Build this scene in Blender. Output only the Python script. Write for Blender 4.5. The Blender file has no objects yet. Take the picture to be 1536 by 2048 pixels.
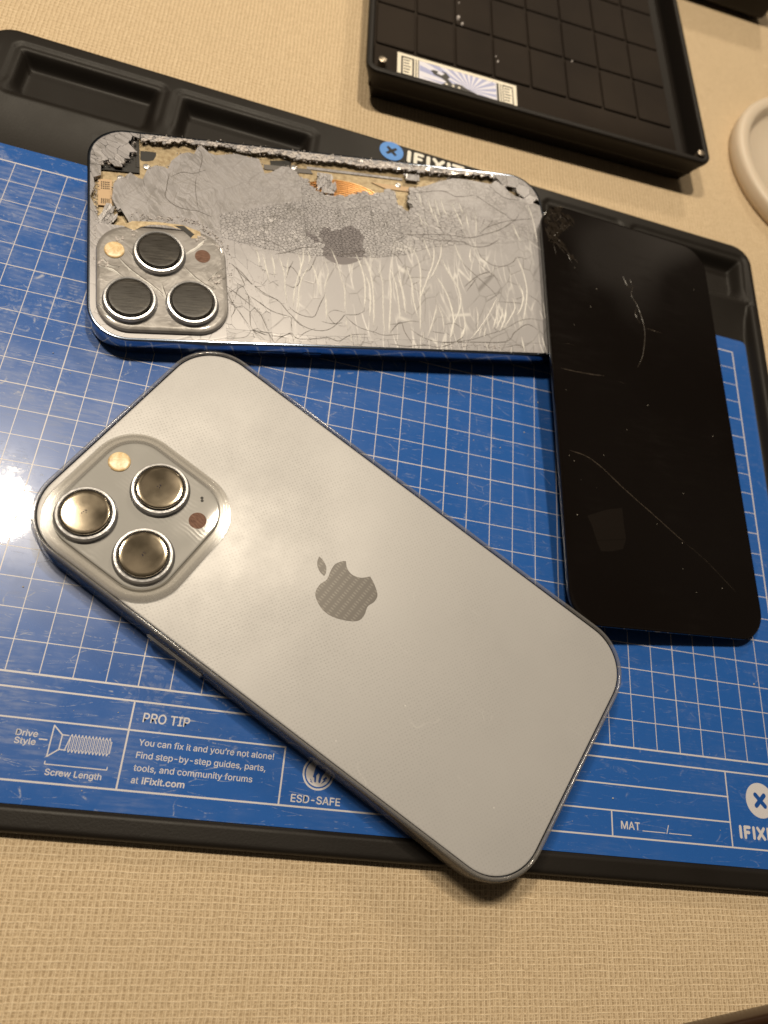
import bpy, bmesh, math, random, os
import numpy as np
from mathutils import Matrix, Vector, geometry

random.seed(7)
S = 0.01                      # 1 Blender unit = 100 mm; everything below is written in millimetres
scn = bpy.context.scene
COL = scn.collection

# ------------------------------------------------------------------ camera
CAMR = [[0.9599478, -0.0786370, -0.2689171], [0.1792144, 0.9101118, 0.3736022], [0.2153657, -0.4068325, 0.8877528]]
CAM_POS = Vector((84.310, -190.374, 200.306))
right = Vector((CAMR[0][0], -CAMR[0][1], -CAMR[0][2]))
down = Vector((CAMR[1][0], -CAMR[1][1], -CAMR[1][2]))
fwd = Vector((CAMR[2][0], -CAMR[2][1], -CAMR[2][2]))
cam_d = bpy.data.cameras.new('camera')
cam = bpy.data.objects.new('camera', cam_d)
COL.objects.link(cam)
M = Matrix((( right.x, -down.x, -fwd.x, CAM_POS.x * S),
            ( right.y, -down.y, -fwd.y, CAM_POS.y * S),
            ( right.z, -down.z, -fwd.z, CAM_POS.z * S),
            (0, 0, 0, 1)))
cam.matrix_world = M
cam_d.sensor_fit = 'HORIZONTAL'
cam_d.sensor_width = 36.0
cam_d.lens = 36.0 * 1457.33 / 1536.0
cam_d.clip_start = 0.02
cam_d.clip_end = 200.0
cam_d.dof.use_dof = True
cam_d.dof.focus_distance = (Vector((100, -118, 9)) - CAM_POS).dot(fwd) * S
cam_d.dof.aperture_fstop = 1.75
scn.camera = cam
scn.render.resolution_x = 768
scn.render.resolution_y = 1024

# ------------------------------------------------------------------ world, lamps, exposure
w = bpy.data.worlds.new('World')
scn.world = w
w.use_nodes = True
w.node_tree.nodes['Background'].inputs[0].default_value = (1.0, 0.86, 0.70, 1)
# a dim, uneven room: warm pale patches of wall and ceiling among darkness
wn = w.node_tree
_tc = wn.nodes.new('ShaderNodeTexCoord'); _mp = wn.nodes.new('ShaderNodeMapping'); _mp.inputs['Location'].default_value = (3.1, 1.7, .4)
_ns = wn.nodes.new('ShaderNodeTexNoise'); _ns.inputs['Scale'].default_value = 2.1; _ns.inputs['Detail'].default_value = 1.5
_rp = wn.nodes.new('ShaderNodeValToRGB')
_rp.color_ramp.elements[0].position = .42; _rp.color_ramp.elements[0].color = (.10, .08, .06, 1)
_rp.color_ramp.elements[1].position = .68; _rp.color_ramp.elements[1].color = (1.0, .82, .62, 1)
wn.links.new(_tc.outputs['Generated'], _mp.inputs[0]); wn.links.new(_mp.outputs[0], _ns.inputs['Vector'])
wn.links.new(_ns.outputs['Fac'], _rp.inputs[0]); wn.links.new(_rp.outputs[0], wn.nodes['Background'].inputs[0])
# pale spot added to the background, aimed to mirror in the upper black display
def _n(op, a, b=None, typ='ShaderNodeMath'):
    n = wn.nodes.new(typ); n.operation = op
    for i_, v_ in enumerate((a, b)):
        if v_ is None: continue
        if isinstance(v_, (int, float, tuple)): n.inputs[i_].default_value = v_
        else: wn.links.new(v_, n.inputs[i_])
    return n
_dot = _n('DOT_PRODUCT', _tc.outputs['Generated'], (.495, .632, .597), 'ShaderNodeVectorMath').outputs['Value']
_mr = wn.nodes.new('ShaderNodeMapRange'); _mr.interpolation_type = 'SMOOTHSTEP'
wn.links.new(_dot, _mr.inputs[0]); _mr.inputs[1].default_value = .982; _mr.inputs[2].default_value = .998
_n2 = wn.nodes.new('ShaderNodeTexNoise'); _n2.inputs['Scale'].default_value = 7; _n2.inputs['Detail'].default_value = 1; wn.links.new(_tc.outputs['Generated'], _n2.inputs['Vector'])
_r2 = wn.nodes.new('ShaderNodeMapRange'); wn.links.new(_n2.outputs['Fac'], _r2.inputs[0]); _r2.inputs[1].default_value = .46; _r2.inputs[2].default_value = .58
_sp = _n('MULTIPLY', _mr.outputs[0], _r2.outputs[0]).outputs[0]
_bg = _n('MULTIPLY_ADD', _sp, .7); _bg.inputs[2].default_value = .10
# ceiling glow added round the lamps, noise-broken to band the lens reflections
_dc = _n('DOT_PRODUCT', _tc.outputs['Generated'], (-.125, .385, .914), 'ShaderNodeVectorMath').outputs['Value']
_mc = wn.nodes.new('ShaderNodeMapRange'); _mc.interpolation_type = 'SMOOTHSTEP'
wn.links.new(_dc, _mc.inputs[0]); _mc.inputs[1].default_value = .972; _mc.inputs[2].default_value = .996
_n3 = wn.nodes.new('ShaderNodeTexNoise'); _n3.inputs['Scale'].default_value = 17; _n3.inputs['Detail'].default_value = 0; wn.links.new(_tc.outputs['Generated'], _n3.inputs['Vector'])
_r3 = wn.nodes.new('ShaderNodeMapRange'); wn.links.new(_n3.outputs['Fac'], _r3.inputs[0]); _r3.inputs[1].default_value = .49; _r3.inputs[2].default_value = .56
_r3.inputs[3].default_value = .03
_cl = _n('MULTIPLY', _mc.outputs[0], _r3.outputs[0]).outputs[0]
_bg2 = _n('MULTIPLY_ADD', _cl, 1.1); wn.links.new(_bg.outputs[0], _bg2.inputs[2]); _bg = _bg2
wn.links.new(_bg.outputs[0], wn.nodes['Background'].inputs[1])

def lamp(name, pos, aim, radius, watts, color):
    l = bpy.data.lights.new(name, 'AREA')
    l.shape = 'DISK'
    l.size = radius * 2 * S
    l.energy = watts
    l.color = color
    o = bpy.data.objects.new(name, l)
    COL.objects.link(o)
    o.location = Vector(pos) * S
    o.rotation_euler = (Vector(aim) - Vector(pos)).to_track_quat('-Z', 'Y').to_euler()
    return o
WARM = (1.0, 0.86, 0.66)
lamp('ceiling_lamp', (-199, 169, 800), (100, -60, 0), 40, 400, WARM)
lamp('ceiling_lamp', (92, 193, 810), (100, -60, 0), 28, 400, WARM)
lamp('ceiling_lamp', (400, 1000, 800), (100, -60, 0), 60, 350, WARM)

vs = scn.view_settings
vs.view_transform = 'Standard'
try: vs.look = 'None'
except Exception: pass
vs.exposure = 0.0
vs.gamma = 1.0
vs.use_curve_mapping = False
scn.render.engine = 'CYCLES'
cy = scn.cycles
cy.use_denoising = True
try:
    cy.denoiser = 'OPENIMAGEDENOISE'
    cy.denoising_input_passes = 'RGB_ALBEDO_NORMAL'
except Exception: pass
cy.max_bounces = 14
cy.transmission_bounces = 12
cy.transparent_max_bounces = 12
cy.caustics_reflective = False
cy.caustics_refractive = False
cy.blur_glossy = 0.3
cy.sample_clamp_indirect = 8.0

# ------------------------------------------------------------------ materials
def new_mat(name, color=(.5, .5, .5), rough=.5, metal=0.0, **kw):
    m = bpy.data.materials.new(name)
    m.use_nodes = True
    p = m.node_tree.nodes['Principled BSDF']
    p.inputs['Base Color'].default_value = (*color, 1)
    p.inputs['Roughness'].default_value = rough
    p.inputs['Metallic'].default_value = metal
    for k, v in kw.items():
        p.inputs[k].default_value = v
    return m

class NT:
    """tiny node helper"""
    def __init__(s, m):
        s.t = m.node_tree; s.n = s.t.nodes; s.p = s.n['Principled BSDF']
        s.co = s.n.new('ShaderNodeTexCoord')
    def link(s, a, b): s.t.links.new(a, b)
    def setin(s, sock, v):
        if isinstance(v, (int, float)): sock.default_value = v
        elif isinstance(v, tuple): sock.default_value = v
        else: s.link(v, sock)
    def math(s, op, a, b=None, c=None, clamp=False):
        n = s.n.new('ShaderNodeMath'); n.operation = op; n.use_clamp = clamp
        s.setin(n.inputs[0], a)
        if b is not None: s.setin(n.inputs[1], b)
        if c is not None: s.setin(n.inputs[2], c)
        return n.outputs[0]
    def mapping(s, vec, scale=(1, 1, 1), rot=(0, 0, 0), loc=(0, 0, 0)):
        n = s.n.new('ShaderNodeMapping')
        n.inputs['Scale'].default_value = scale; n.inputs['Rotation'].default_value = rot; n.inputs['Location'].default_value = loc
        s.link(vec, n.inputs['Vector']); return n.outputs[0]
    def noise(s, vec, scale, detail=3, rough=.5, dist=0):
        n = s.n.new('ShaderNodeTexNoise'); n.inputs['Scale'].default_value = scale
        n.inputs['Detail'].default_value = detail; n.inputs['Roughness'].default_value = rough; n.inputs['Distortion'].default_value = dist
        s.link(vec, n.inputs['Vector']); return n.outputs['Fac'], n.outputs['Color']
    def voro(s, vec, scale, feature='F1', rand=1.0, out='Distance'):
        n = s.n.new('ShaderNodeTexVoronoi'); n.feature = feature
        n.inputs['Scale'].default_value = scale; n.inputs['Randomness'].default_value = rand
        s.link(vec, n.inputs['Vector']); return n.outputs[out]
    def ramp(s, fac, stops):
        n = s.n.new('ShaderNodeValToRGB'); e = n.color_ramp.elements
        while len(e) < len(stops): e.new(0.5)
        for el, (pos, c) in zip(e, stops):
            el.position = pos; el.color = (c, c, c, 1) if isinstance(c, (int, float)) else (*c, 1)
        s.link(fac, n.inputs[0]); return n.outputs[0]
    def mix(s, fac, a, b):
        n = s.n.new('ShaderNodeMix'); n.data_type = 'RGBA'
        s.setin(n.inputs[0], fac)
        for i, v in ((6, a), (7, b)):
            if isinstance(v, tuple): n.inputs[i].default_value = (*v, 1)
            else: s.link(v, n.inputs[i])
        return n.outputs[2]
    def mapr(s, v, a, b, c, d):
        n = s.n.new('ShaderNodeMapRange'); n.clamp = True
        s.link(v, n.inputs[0])
        for i, x in enumerate((a, b, c, d)): n.inputs[i + 1].default_value = x
        return n.outputs[0]
    def bump(s, h, strength=.3, dist=.001):
        n = s.n.new('ShaderNodeBump'); n.inputs['Strength'].default_value = strength; n.inputs['Distance'].default_value = dist
        s.link(h, n.inputs['Height']); s.link(n.outputs[0], s.p.inputs['Normal'])
    def xyz(s, vec):
        n = s.n.new('ShaderNodeSeparateXYZ'); s.link(vec, n.inputs[0]); return n.outputs
    def vadd(s, a, b, k):
        n = s.n.new('ShaderNodeVectorMath'); n.operation = 'MULTIPLY_ADD'
        s.link(b, n.inputs[0]); n.inputs[1].default_value = (k, k, k); s.link(a, n.inputs[2]); return n.outputs[0]

# woven table covering
M_TABLE = new_mat('woven_cloth', (.6, .42, .24), .75)
t = NT(M_TABLE)
obj_co = t.co.outputs['Object']
nf, nc = t.noise(obj_co, 9.0, 2)
cow = t.vadd(obj_co, nc, 0.010)
nf2, nc2 = t.noise(obj_co, 45.0, 2)
cow = t.vadd(cow, nc2, 0.004)
X, Y, Z = t.xyz(t.mapping(cow, rot=(0, 0, math.radians(-2.0))))
u = t.math('MULTIPLY', X, 100 / 1.5)
v = t.math('MULTIPLY', Y, 100 / 1.55)
su = t.math('ABSOLUTE', t.math('SINE', t.math('MULTIPLY', u, math.pi)))
su2 = t.math('ABSOLUTE', t.math('SINE', t.math('MULTIPLY', t.math('ADD', u, .34), math.pi)))
sv = t.math('ABSOLUTE', t.math('SINE', t.math('MULTIPLY', v, math.pi)))
thr_u = t.math('POWER', t.math('SUBTRACT', 1.0, su), 2.2)
thr_u2 = t.math('MULTIPLY', t.math('POWER', t.math('SUBTRACT', 1.0, su2), 2.2), .75)
thr_v = t.math('POWER', t.math('SUBTRACT', 1.0, sv), 2.0)
irr, _ = t.noise(t.mapping(obj_co, scale=(60, 8, 1)), 2.0, 2)
irr2, _ = t.noise(t.mapping(obj_co, scale=(8, 60, 1)), 2.0, 2)
thr_u = t.math('MULTIPLY', thr_u, t.mapr(irr, .3, .7, .75, 1.2))
thr_v = t.math('MULTIPLY', thr_v, t.mapr(irr2, .3, .7, .6, 1.05))
sv2 = t.math('ABSOLUTE', t.math('SINE', t.math('MULTIPLY', t.math('ADD', v, .42), math.pi)))
thr_v2 = t.math('MULTIPLY', t.math('POWER', t.math('SUBTRACT', 1.0, sv2), 3.0), t.mapr(irr2, .35, .65, .25, .7))
h = t.math('MAXIMUM', t.math('MAXIMUM', thr_u, thr_u2), t.math('MAXIMUM', thr_v, thr_v2), clamp=True)
grain, _ = t.noise(obj_co, 120.0, 3, .7)
h2 = t.math('MULTIPLY_ADD', t.mapr(grain, .35, .65, 0, 1), .30, t.math('MULTIPLY', h, .85))
big, _ = t.noise(obj_co, 1.2, 3)
colr = t.ramp(h2, [(.12, (.38, .270, .155)), (.5, (.62, .475, .300)), (.95, (.86, .70, .49))])
colr = t.mix(t.mapr(big, .35, .65, 0, .16), colr, (.50, .385, .25))
t.link(colr, t.p.inputs['Base Color'])
t.bump(h2, .6, .003)

# black moulded plastic of the tray
M_TRAY = new_mat('black_moulded_plastic', (.0115, .0092, .0074), .52, **{'Specular IOR Level': .25})
t = NT(M_TRAY)
g, _ = t.noise(t.co.outputs['Object'], 160.0, 3, .7)
g2, _ = t.noise(t.co.outputs['Object'], 4.0, 4)
t.link(t.mapr(g2, .3, .7, .44, .58), t.p.inputs['Roughness'])
t.bump(g, .22, .002)

# blue printed sheet: smudges, finger marks and fine scratches in the gloss
M_BLUE = new_mat('blue_glossy_sheet', (.022, .110, .41), .3)
t = NT(M_BLUE)
oc = t.co.outputs['Object']
n1, _ = t.noise(oc, 3.0, 6, .65)
n2, _ = t.noise(t.mapping(oc, rot=(0, 0, .6), scale=(6, 40, 1)), 2.2, 4, .6)
n3, _ = t.noise(oc, 26, 4, .7, 1.0)
X, Y, Z = t.xyz(oc)
left = t.mapr(X, .1, 1.2, 1.0, .15)                 # the left of the sheet is handled most
ring = t.n.new('ShaderNodeTexWave'); ring.wave_type = 'RINGS'; ring.inputs['Scale'].default_value = 38; ring.inputs['Distortion'].default_value = 2.5
ring.inputs['Detail'].default_value = 1; ring.inputs['Detail Scale'].default_value = 2.0
cellco = t.n.new('ShaderNodeTexVoronoi'); cellco.inputs['Scale'].default_value = 4.2
t.link(oc, cellco.inputs['Vector'])
sub = t.n.new('ShaderNodeVectorMath'); sub.operation = 'SUBTRACT'
t.link(oc, sub.inputs[0]); t.link(cellco.outputs['Position'], sub.inputs[1])
t.link(sub.outputs[0], ring.inputs['Vector'])
fpm = t.mapr(cellco.outputs['Distance'], .30, .5, 1.0, 0.0)
fpm = t.math('MULTIPLY', fpm, t.mapr(n3, .45, .6, 0, 1))
fprint = t.math('MULTIPLY', t.math('MULTIPLY', ring.outputs['Fac'], fpm), left)
smear = t.math('MULTIPLY', t.math('MULTIPLY', t.mapr(n1, .46, .68, 0, 1), t.mapr(n2, .42, .66, .1, 1)), left)
scr1 = t.math('SUBTRACT', 1.0, t.mapr(t.voro(t.vadd(t.mapping(oc, rot=(0, 0, .5), scale=(1.5, 9, 1)), t.noise(oc, 5, 2)[1], .35), 2.4, 'DISTANCE_TO_EDGE'), 0.0, .013, 0, 1))
scr2 = t.math('SUBTRACT', 1.0, t.mapr(t.voro(t.vadd(t.mapping(oc, rot=(0, 0, -.9), scale=(1.2, 11, 1)), t.noise(oc, 7, 2)[1], .3), 2.0, 'DISTANCE_TO_EDGE'), 0.0, .010, 0, 1))
scr = t.math('MULTIPLY', t.math('MAXIMUM', scr1, scr2), t.math('MULTIPLY', t.mapr(n3, .48, .62, 0, 1), t.mapr(X, .3, 2.2, 1, .3)))
spk = t.math('SUBTRACT', 1.0, t.mapr(t.voro(oc, 26, 'F1'), .025, .05, 0, 1))
spk = t.math('MULTIPLY', spk, t.mapr(n1, .5, .62, 0, .6))
film = t.math('MAXIMUM', t.math('MULTIPLY', smear, .42), t.math('MULTIPLY', fprint, .34))
film = t.math('MAXIMUM', film, t.math('MAXIMUM', t.math('MULTIPLY', scr, .75), spk))
t.link(t.mix(film, (.022, .110, .41), (.52, .53, .56)), t.p.inputs['Base Color'])
rg = t.math('MULTIPLY_ADD', t.math('MAXIMUM', smear, t.math('MAXIMUM', fprint, scr)), .20, t.mapr(n1, .3, .7, .24, .34))
t.link(t.mapr(X, .0, 1.0, .55, .16), t.p.inputs['Specular IOR Level'])
t.link(rg, t.p.inputs['Roughness'])
t.p.inputs['Coat Weight'].default_value = .8
t.link(t.math('MULTIPLY_ADD', t.math('MAXIMUM', smear, fprint), .12, .035), t.p.inputs['Coat Roughness'])
hh = t.math('MULTIPLY_ADD', fprint, .5, t.math('MULTIPLY', n3, .35))

M_PRINT = new_mat('white_print', (.60, .585, .62), .38)
M_PRINTBLUE = new_mat('blue_print', (.012, .075, .32), .35)
M_LOGOBLUE = new_mat('light_blue_print', (.075, .26, .70), .5)
M_LOGOWHITE = new_mat('cream_white_print', (.80, .77, .70), .5)

# phone materials
M_STEEL = new_mat('polished_blue_steel', (.30, .36, .47), .14, 1.0)
M_BACK = new_mat('frosted_back_under_clear_case', (.40, .405, .41), .46, .15)
t = NT(M_BACK)
oc = t.co.outputs['Object']
dv = t.voro(t.mapping(oc, rot=(0, 0, .5), scale=(1, 1, 0)), 112.0, 'F1', .22)
dots = t.mapr(dv, .16, .34, 1, 0)
mb, _ = t.noise(oc, 3.5, 3)
X, Y, Z = t.xyz(oc)
dots = t.math('MULTIPLY', dots, t.math('MULTIPLY', t.mapr(mb, .35, .62, .4, 1.0), t.mapr(X, -.3, .6, 1.0, .45)))
sp = t.math('SUBTRACT', 1.0, t.mapr(t.voro(t.mapping(oc, scale=(1, 1, 0)), 14, 'F1'), .018, .04, 0, 1))
sp = t.math('MULTIPLY', sp, t.mapr(t.noise(oc, 6, 1)[0], .5, .55, 0, .6))
sc = t.math('SUBTRACT', 1.0, t.mapr(t.voro(t.vadd(t.mapping(oc, rot=(0, 0, .9), scale=(1, 7, 0)), t.noise(oc, 5, 2)[1], .35), 1.6, 'DISTANCE_TO_EDGE'), 0.0, .006, 0, 1))
sc = t.math('MULTIPLY', sc, t.mapr(t.noise(oc, 7, 1)[0], .58, .68, 0, .22))
base = t.mix(t.math('MULTIPLY', dots, .42), (.435, .43, .435), (.22, .22, .22))
base = t.mix(t.math('MAXIMUM', sp, sc), base, (.75, .74, .72))
t.link(base, t.p.inputs['Base Color'])
sm1, _ = t.noise(oc, 2.2, 5, .6)
t.link(t.mapr(sm1, .35, .7, .40, .56), t.p.inputs['Roughness'])
t.bump(dots, .12, .001)
t.p.inputs['Coat Weight'].default_value = .035
t.link(t.mapr(sm1, .4, .65, .20, .40), t.p.inputs['Coat Roughness'])
M_LOGO = new_mat('mirror_grey_emblem', (.22, .21, .20), .42, .2)
t = NT(M_LOGO)
oc = t.co.outputs['Object']
dv = t.voro(t.mapping(oc, rot=(0, 0, .02), scale=(.6, 1.5, 0)), 80.0, 'F1', .05)
dm = t.mapr(dv, .18, .32, 1, 0)
t.link(t.mix(t.math('MULTIPLY', dm, .45), (.115, .105, .097), (.26, .245, .225)), t.p.inputs['Base Color'])
M_SMASHLOGO = new_mat('smoky_grey_emblem', (.17, .155, .165), .35, .15)

M_PLATE = new_mat('glossy_camera_plate', (.27, .265, .255), .5, .0)
t = NT(M_PLATE)
oc = t.co.outputs['Object']
w1 = t.n.new('ShaderNodeTexWave'); w1.wave_type = 'RINGS'; w1.inputs['Scale'].default_value = 30; w1.inputs['Distortion'].default_value = 4; w1.inputs['Detail'].default_value = 1
t.link(oc, w1.inputs['Vector'])
n1, _ = t.noise(oc, 9, 2, .5)
fp = t.math('MULTIPLY', w1.outputs['Fac'], t.mapr(n1, .5, .62, 0, 1))
t.link(t.mix(t.math('MULTIPLY', fp, .25), (.27, .265, .255), (.36, .35, .335)), t.p.inputs['Base Color'])
t.p.inputs['Coat Weight'].default_value = 1.0
t.link(t.math('MULTIPLY_ADD', fp, .06, .04), t.p.inputs['Coat Roughness'])
M_PLATEWORN = new_mat('cracked_glossy_plate', (.22, .205, .195), .35, .1)
t = NT(M_PLATEWORN)
oc = t.co.outputs['Object']
n1, _ = t.noise(oc, 7, 3, .5)
n2, _ = t.noise(oc, 16, 3, .6, .6)
t.link(t.mix(t.mapr(n2, .4, .65, 0, 1), (.30, .285, .28), (.22, .205, .195)), t.p.inputs['Base Color'])
t.bump(t.math('MULTIPLY_ADD', n2, .35, n1), .34, .02)
t.p.inputs['Coat Weight'].default_value = 1.0
t.p.inputs['Coat Roughness'].default_value = .08
M_RING = new_mat('bright_machined_metal', (.60, .60, .62), .34, .9)
t = NT(M_RING)
n1, _ = t.noise(t.co.outputs['Object'], 140, 2)
t.bump(n1, .25, .002)
M_BARREL = new_mat('black_barrel', (.01, .009, .008), .4)
M_LENS = new_mat('coated_lens_cover', (.022, .017, .011), .10, 0, **{'IOR': 2.3, 'Specular IOR Level': .5})
t = NT(M_LENS)
oc = t.co.outputs['Object']
n1, _ = t.noise(t.mapping(oc, scale=(2, 26, 0), rot=(0, 0, .5)), 6, 4, .65)
n2, _ = t.noise(oc, 9, 3, .6)
t.link(t.mix(t.math('MULTIPLY', t.mapr(n1, .5, .7, 0, 1), t.mapr(n2, .45, .6, 0, .7)), (.028, .022, .014), (.060, .048, .034)), t.p.inputs['Base Color'])
t.link(t.mapr(n2, .3, .7, .07, .13), t.p.inputs['Roughness'])
t.p.inputs['Specular Tint'].default_value = (1.0, .86, .66, 1)
M_LENSWORN = new_mat('worn_lens_cover', (.03, .024, .017), .3, 0, **{'IOR': 1.45, 'Specular IOR Level': .35})
t = NT(M_LENSWORN)
oc = t.co.outputs['Object']
n1, _ = t.noise(t.mapping(oc, scale=(3, 34, 0), rot=(0, 0, .7)), 5, 4, .7)
n2, _ = t.noise(oc, 7, 3, .6)
wm = t.math('MULTIPLY', t.mapr(n1, .5, .68, 0, 1), t.mapr(n2, .42, .6, .1, 1))
t.link(t.mix(wm, (.016, .012, .008), (.070, .058, .042)), t.p.inputs['Base Color'])
t.link(t.mapr(n1, .3, .7, .22, .45), t.p.inputs['Roughness'])
t.bump(n1, .12, .002)
M_IRIS = new_mat('violet_coated_glass', (.03, .025, .05), .08, .0)
M_FLASH = new_mat('amber_flash_lens', (.80, .60, .34), .30)
t = NT(M_FLASH)
n1, _ = t.noise(t.co.outputs['Object'], 55, 3, .6, 1.0)
t.link(t.ramp(n1, [(.3, (.62, .40, .18)), (.55, (.85, .66, .38)), (.75, (.95, .84, .62))]), t.p.inputs['Base Color'])
t.bump(n1, .2, .002)
M_LIDAR = new_mat('brown_sensor_window', (.16, .085, .06), .6, 0, **{'Specular IOR Level': .08})
t = NT(M_LIDAR)
n1, _ = t.noise(t.mapping(t.co.outputs['Object'], scale=(1, 4, 1)), 50, 3, .6)
t.link(t.ramp(n1, [(.3, (.11, .06, .045)), (.7, (.26, .15, .11))]), t.p.inputs['Base Color'])

M_CASE = new_mat('clear_plastic', (.30, .29, .285), .10, 0, **{'Alpha': .42, 'Specular IOR Level': .9})
t = NT(M_CASE)
n1, _ = t.noise(t.mapping(t.co.outputs['Object'], scale=(1, 1, 1)), 30, 3)
t.link(t.mapr(n1, .35, .7, .06, .22), t.p.inputs['Roughness'])
t.bump(n1, .05, .002)

M_GUARD = new_mat('clear_soft_plastic', (.50, .47, .42), .10, 0, **{'Alpha': .38, 'Specular IOR Level': .8})
# smashed phone
M_SHARD = new_mat('shattered_back_glass', (.41, .405, .415), .34, .12)
t = NT(M_SHARD)
oc = t.co.outputs['Object']
X, Y, Z = t.xyz(oc)
warp = t.vadd(t.vadd(oc, t.noise(oc, 6, 3)[1], .10), t.noise(oc, 30, 2)[1], .02)
def edge(vec, sc, wd): return t.math('SUBTRACT', 1.0, t.mapr(t.voro(vec, sc, 'DISTANCE_TO_EDGE'), wd * .3, wd, 0, 1))
warp2 = t.vadd(oc, t.noise(oc, 3.5, 2)[1], .06)
flat2 = lambda sx, sy, r: t.mapping(t.mapping(warp2, rot=(0, 0, r)), scale=(sx, sy, 0))
flat = lambda sx, sy, r: t.mapping(t.mapping(warp, rot=(0, 0, r)), scale=(sx, sy, 0))
nz, _ = t.noise(oc, 4.5, 4, .6)
edge_y = t.math('SUBTRACT', Y, t.math('MULTIPLY_ADD', X, .13, -.02))
upper = t.mapr(t.math('MULTIPLY_ADD', nz, .22, edge_y), .05, .20, 0, 1)          # the crushed upper half
lower = t.math('SUBTRACT', 1.0, upper)
web = t.math('MAXIMUM', edge(flat(1, 1.3, .2), 52, .11), t.math('MULTIPLY', edge(flat(1, 1.2, .9), 95, .13), t.mapr(nz, .42, .6, .2, 1)))
hair = edge(flat(2.2, .16, -.62), 48, .16)
leftm = t.mapr(X, -.42, -.22, 1, 0)
dark = t.math('MULTIPLY', upper, t.math('MULTIPLY', t.math('MAXIMUM', t.math('MULTIPLY', web, t.mapr(leftm, 0, 1, 1, .25)), t.math('MULTIPLY', hair, leftm)), t.mapr(t.noise(oc, 14, 2)[0], .38, .6, .25, .9)))
rip = edge(flat2(1.0, .15, .08), 23, .036)
rip2 = edge(flat2(1.0, .20, -.16), 14, .024)
ripm = t.math('MULTIPLY', lower, t.math('MULTIPLY', t.mapr(X, -.30, -.05, 0, 1), t.mapr(t.noise(oc, 7, 3)[0], .46, .60, 0, .55)))
brt = t.math('MULTIPLY', t.math('MAXIMUM', rip, rip2), ripm)
lowweb = t.math('MULTIPLY', t.math('MULTIPLY', edge(flat2(1.1, .6, .5), 17, .034), lower), t.mapr(t.noise(oc, 5.3, 3)[0], .47, .6, 0, .8))
cellc = t.voro(flat(1, 1.2, .2), 52, 'F1', 1.0, 'Color')
cb = t.math('MULTIPLY', t.xyz(cellc)[0], upper)
col = t.mix(upper, (.43, .42, .44), (.40, .388, .412))
col = t.mix(t.math('MULTIPLY', cb, .4), col, (.30, .29, .30))
col = t.mix(t.math('MULTIPLY', t.math('MAXIMUM', dark, lowweb), .85), col, (.20, .19, .19))
col = t.mix(brt, col, (.88, .87, .86))
t.link(col, t.p.inputs['Base Color'])
hgt = t.math('SUBTRACT', t.math('MULTIPLY_ADD', brt, .8, t.math('MULTIPLY', cb, .5)), t.math('MULTIPLY', t.math('MAXIMUM', dark, lowweb), .8))
hgt = t.math('MULTIPLY_ADD', t.noise(oc, 6.5, 2)[0], 1.2, hgt)
t.bump(hgt, .14, .0035)
t.p.inputs['Coat Weight'].default_value = .8
t.p.inputs['Coat Roughness'].default_value = .07
M_GLUE = new_mat('grey_adhesive', (.12, .11, .105), .6)
M_HAIR = new_mat('hairline_gap', (.24, .22, .21), .4)
M_CRACKW = new_mat('bright_fracture_edge', (.90, .89, .87), .14, **{'Specular IOR Level': .8})
M_CRACKD = new_mat('dark_fracture_gap', (.12, .108, .10), .4)
M_CRUMB = new_mat('crushed_glass', (.62, .58, .57), .16, .1)
M_GOLD = new_mat('pale_gold_midframe', (.58, .46, .27), .40, .4)
t = NT(M_GOLD)
n1, _ = t.noise(t.co.outputs['Object'], 60, 3, .7)
t.link(t.ramp(n1, [(.3, (.26, .19, .105)), (.7, (.46, .375, .24))]), t.p.inputs['Base Color'])
t.bump(n1, .2, .003)
M_COPPER = new_mat('copper_coil', (.60, .36, .17), .30, 1.0)
M_BOARD = new_mat('tan_flex_board', (.55, .38, .22), .5)
M_BLACK = new_mat('black_cavity', (.008, .007, .006), .6)

# loose display
M_DISPLAY = new_mat('black_display_glass', (.008, .0055, .0045), .06)
t = NT(M_DISPLAY)
oc = t.co.outputs['Object']
n1, _ = t.noise(oc, 2.5, 5, .65)
n2, _ = t.noise(t.mapping(oc, scale=(3, 14, 1), rot=(0, 0, .8)), 3, 4)
sm = t.math('MULTIPLY', t.mapr(n1, .45, .7, 0, 1), t.mapr(n2, .4, .7, .2, 1))
t.link(t.math('MULTIPLY_ADD', sm, .22, .05), t.p.inputs['Roughness'])
t.link(t.mix(t.math('MULTIPLY', sm, .5), (.0055, .0040, .0034), (.010, .0078, .0066)), t.p.inputs['Base Color'])
M_DFRAME = new_mat('black_display_frame', (.012, .011, .010), .35)
M_DCRACK = new_mat('dull_crack', (.055, .043, .033), .3)
M_DSHARD = new_mat('shattered_black_glass', (.026, .020, .015), .14, .3)
M_SPECK = new_mat('pale_dust', (.55, .50, .43), .7)
M_DPATCH = new_mat('brown_patch', (.0095, .0070, .0055), .25)

M_BOX = new_mat('matte_black_box', (.010, .0075, .006), .55, **{'Specular IOR Level': .25})
t = NT(M_BOX)
n1, _ = t.noise(t.co.outputs['Object'], 150, 3)
t.bump(n1, .15, .002)
M_FOAM = new_mat('black_foam', (.014, .010, .0075), .75, **{'Specular IOR Level': .15})
t = NT(M_FOAM)
n1, _ = t.noise(t.co.outputs['Object'], 90, 4, .7)
n2, _ = t.noise(t.co.outputs['Object'], 3, 3)
t.link(t.mix(t.mapr(n2, .35, .7, 0, .6), (.017, .012, .009), (.029, .021, .015)), t.p.inputs['Base Color'])
t.bump(n1, .25, .003)
M_MAGNET = new_mat('dull_steel', (.45, .38, .30), .4, .9)
M_STICKER = new_mat('cream_sticker', (.80, .74, .62), .45)
M_RAY = new_mat('periwinkle_ink', (.34, .37, .62), .45)
M_RAYPALE = new_mat('pale_lilac_ink', (.70, .70, .82), .45)
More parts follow.
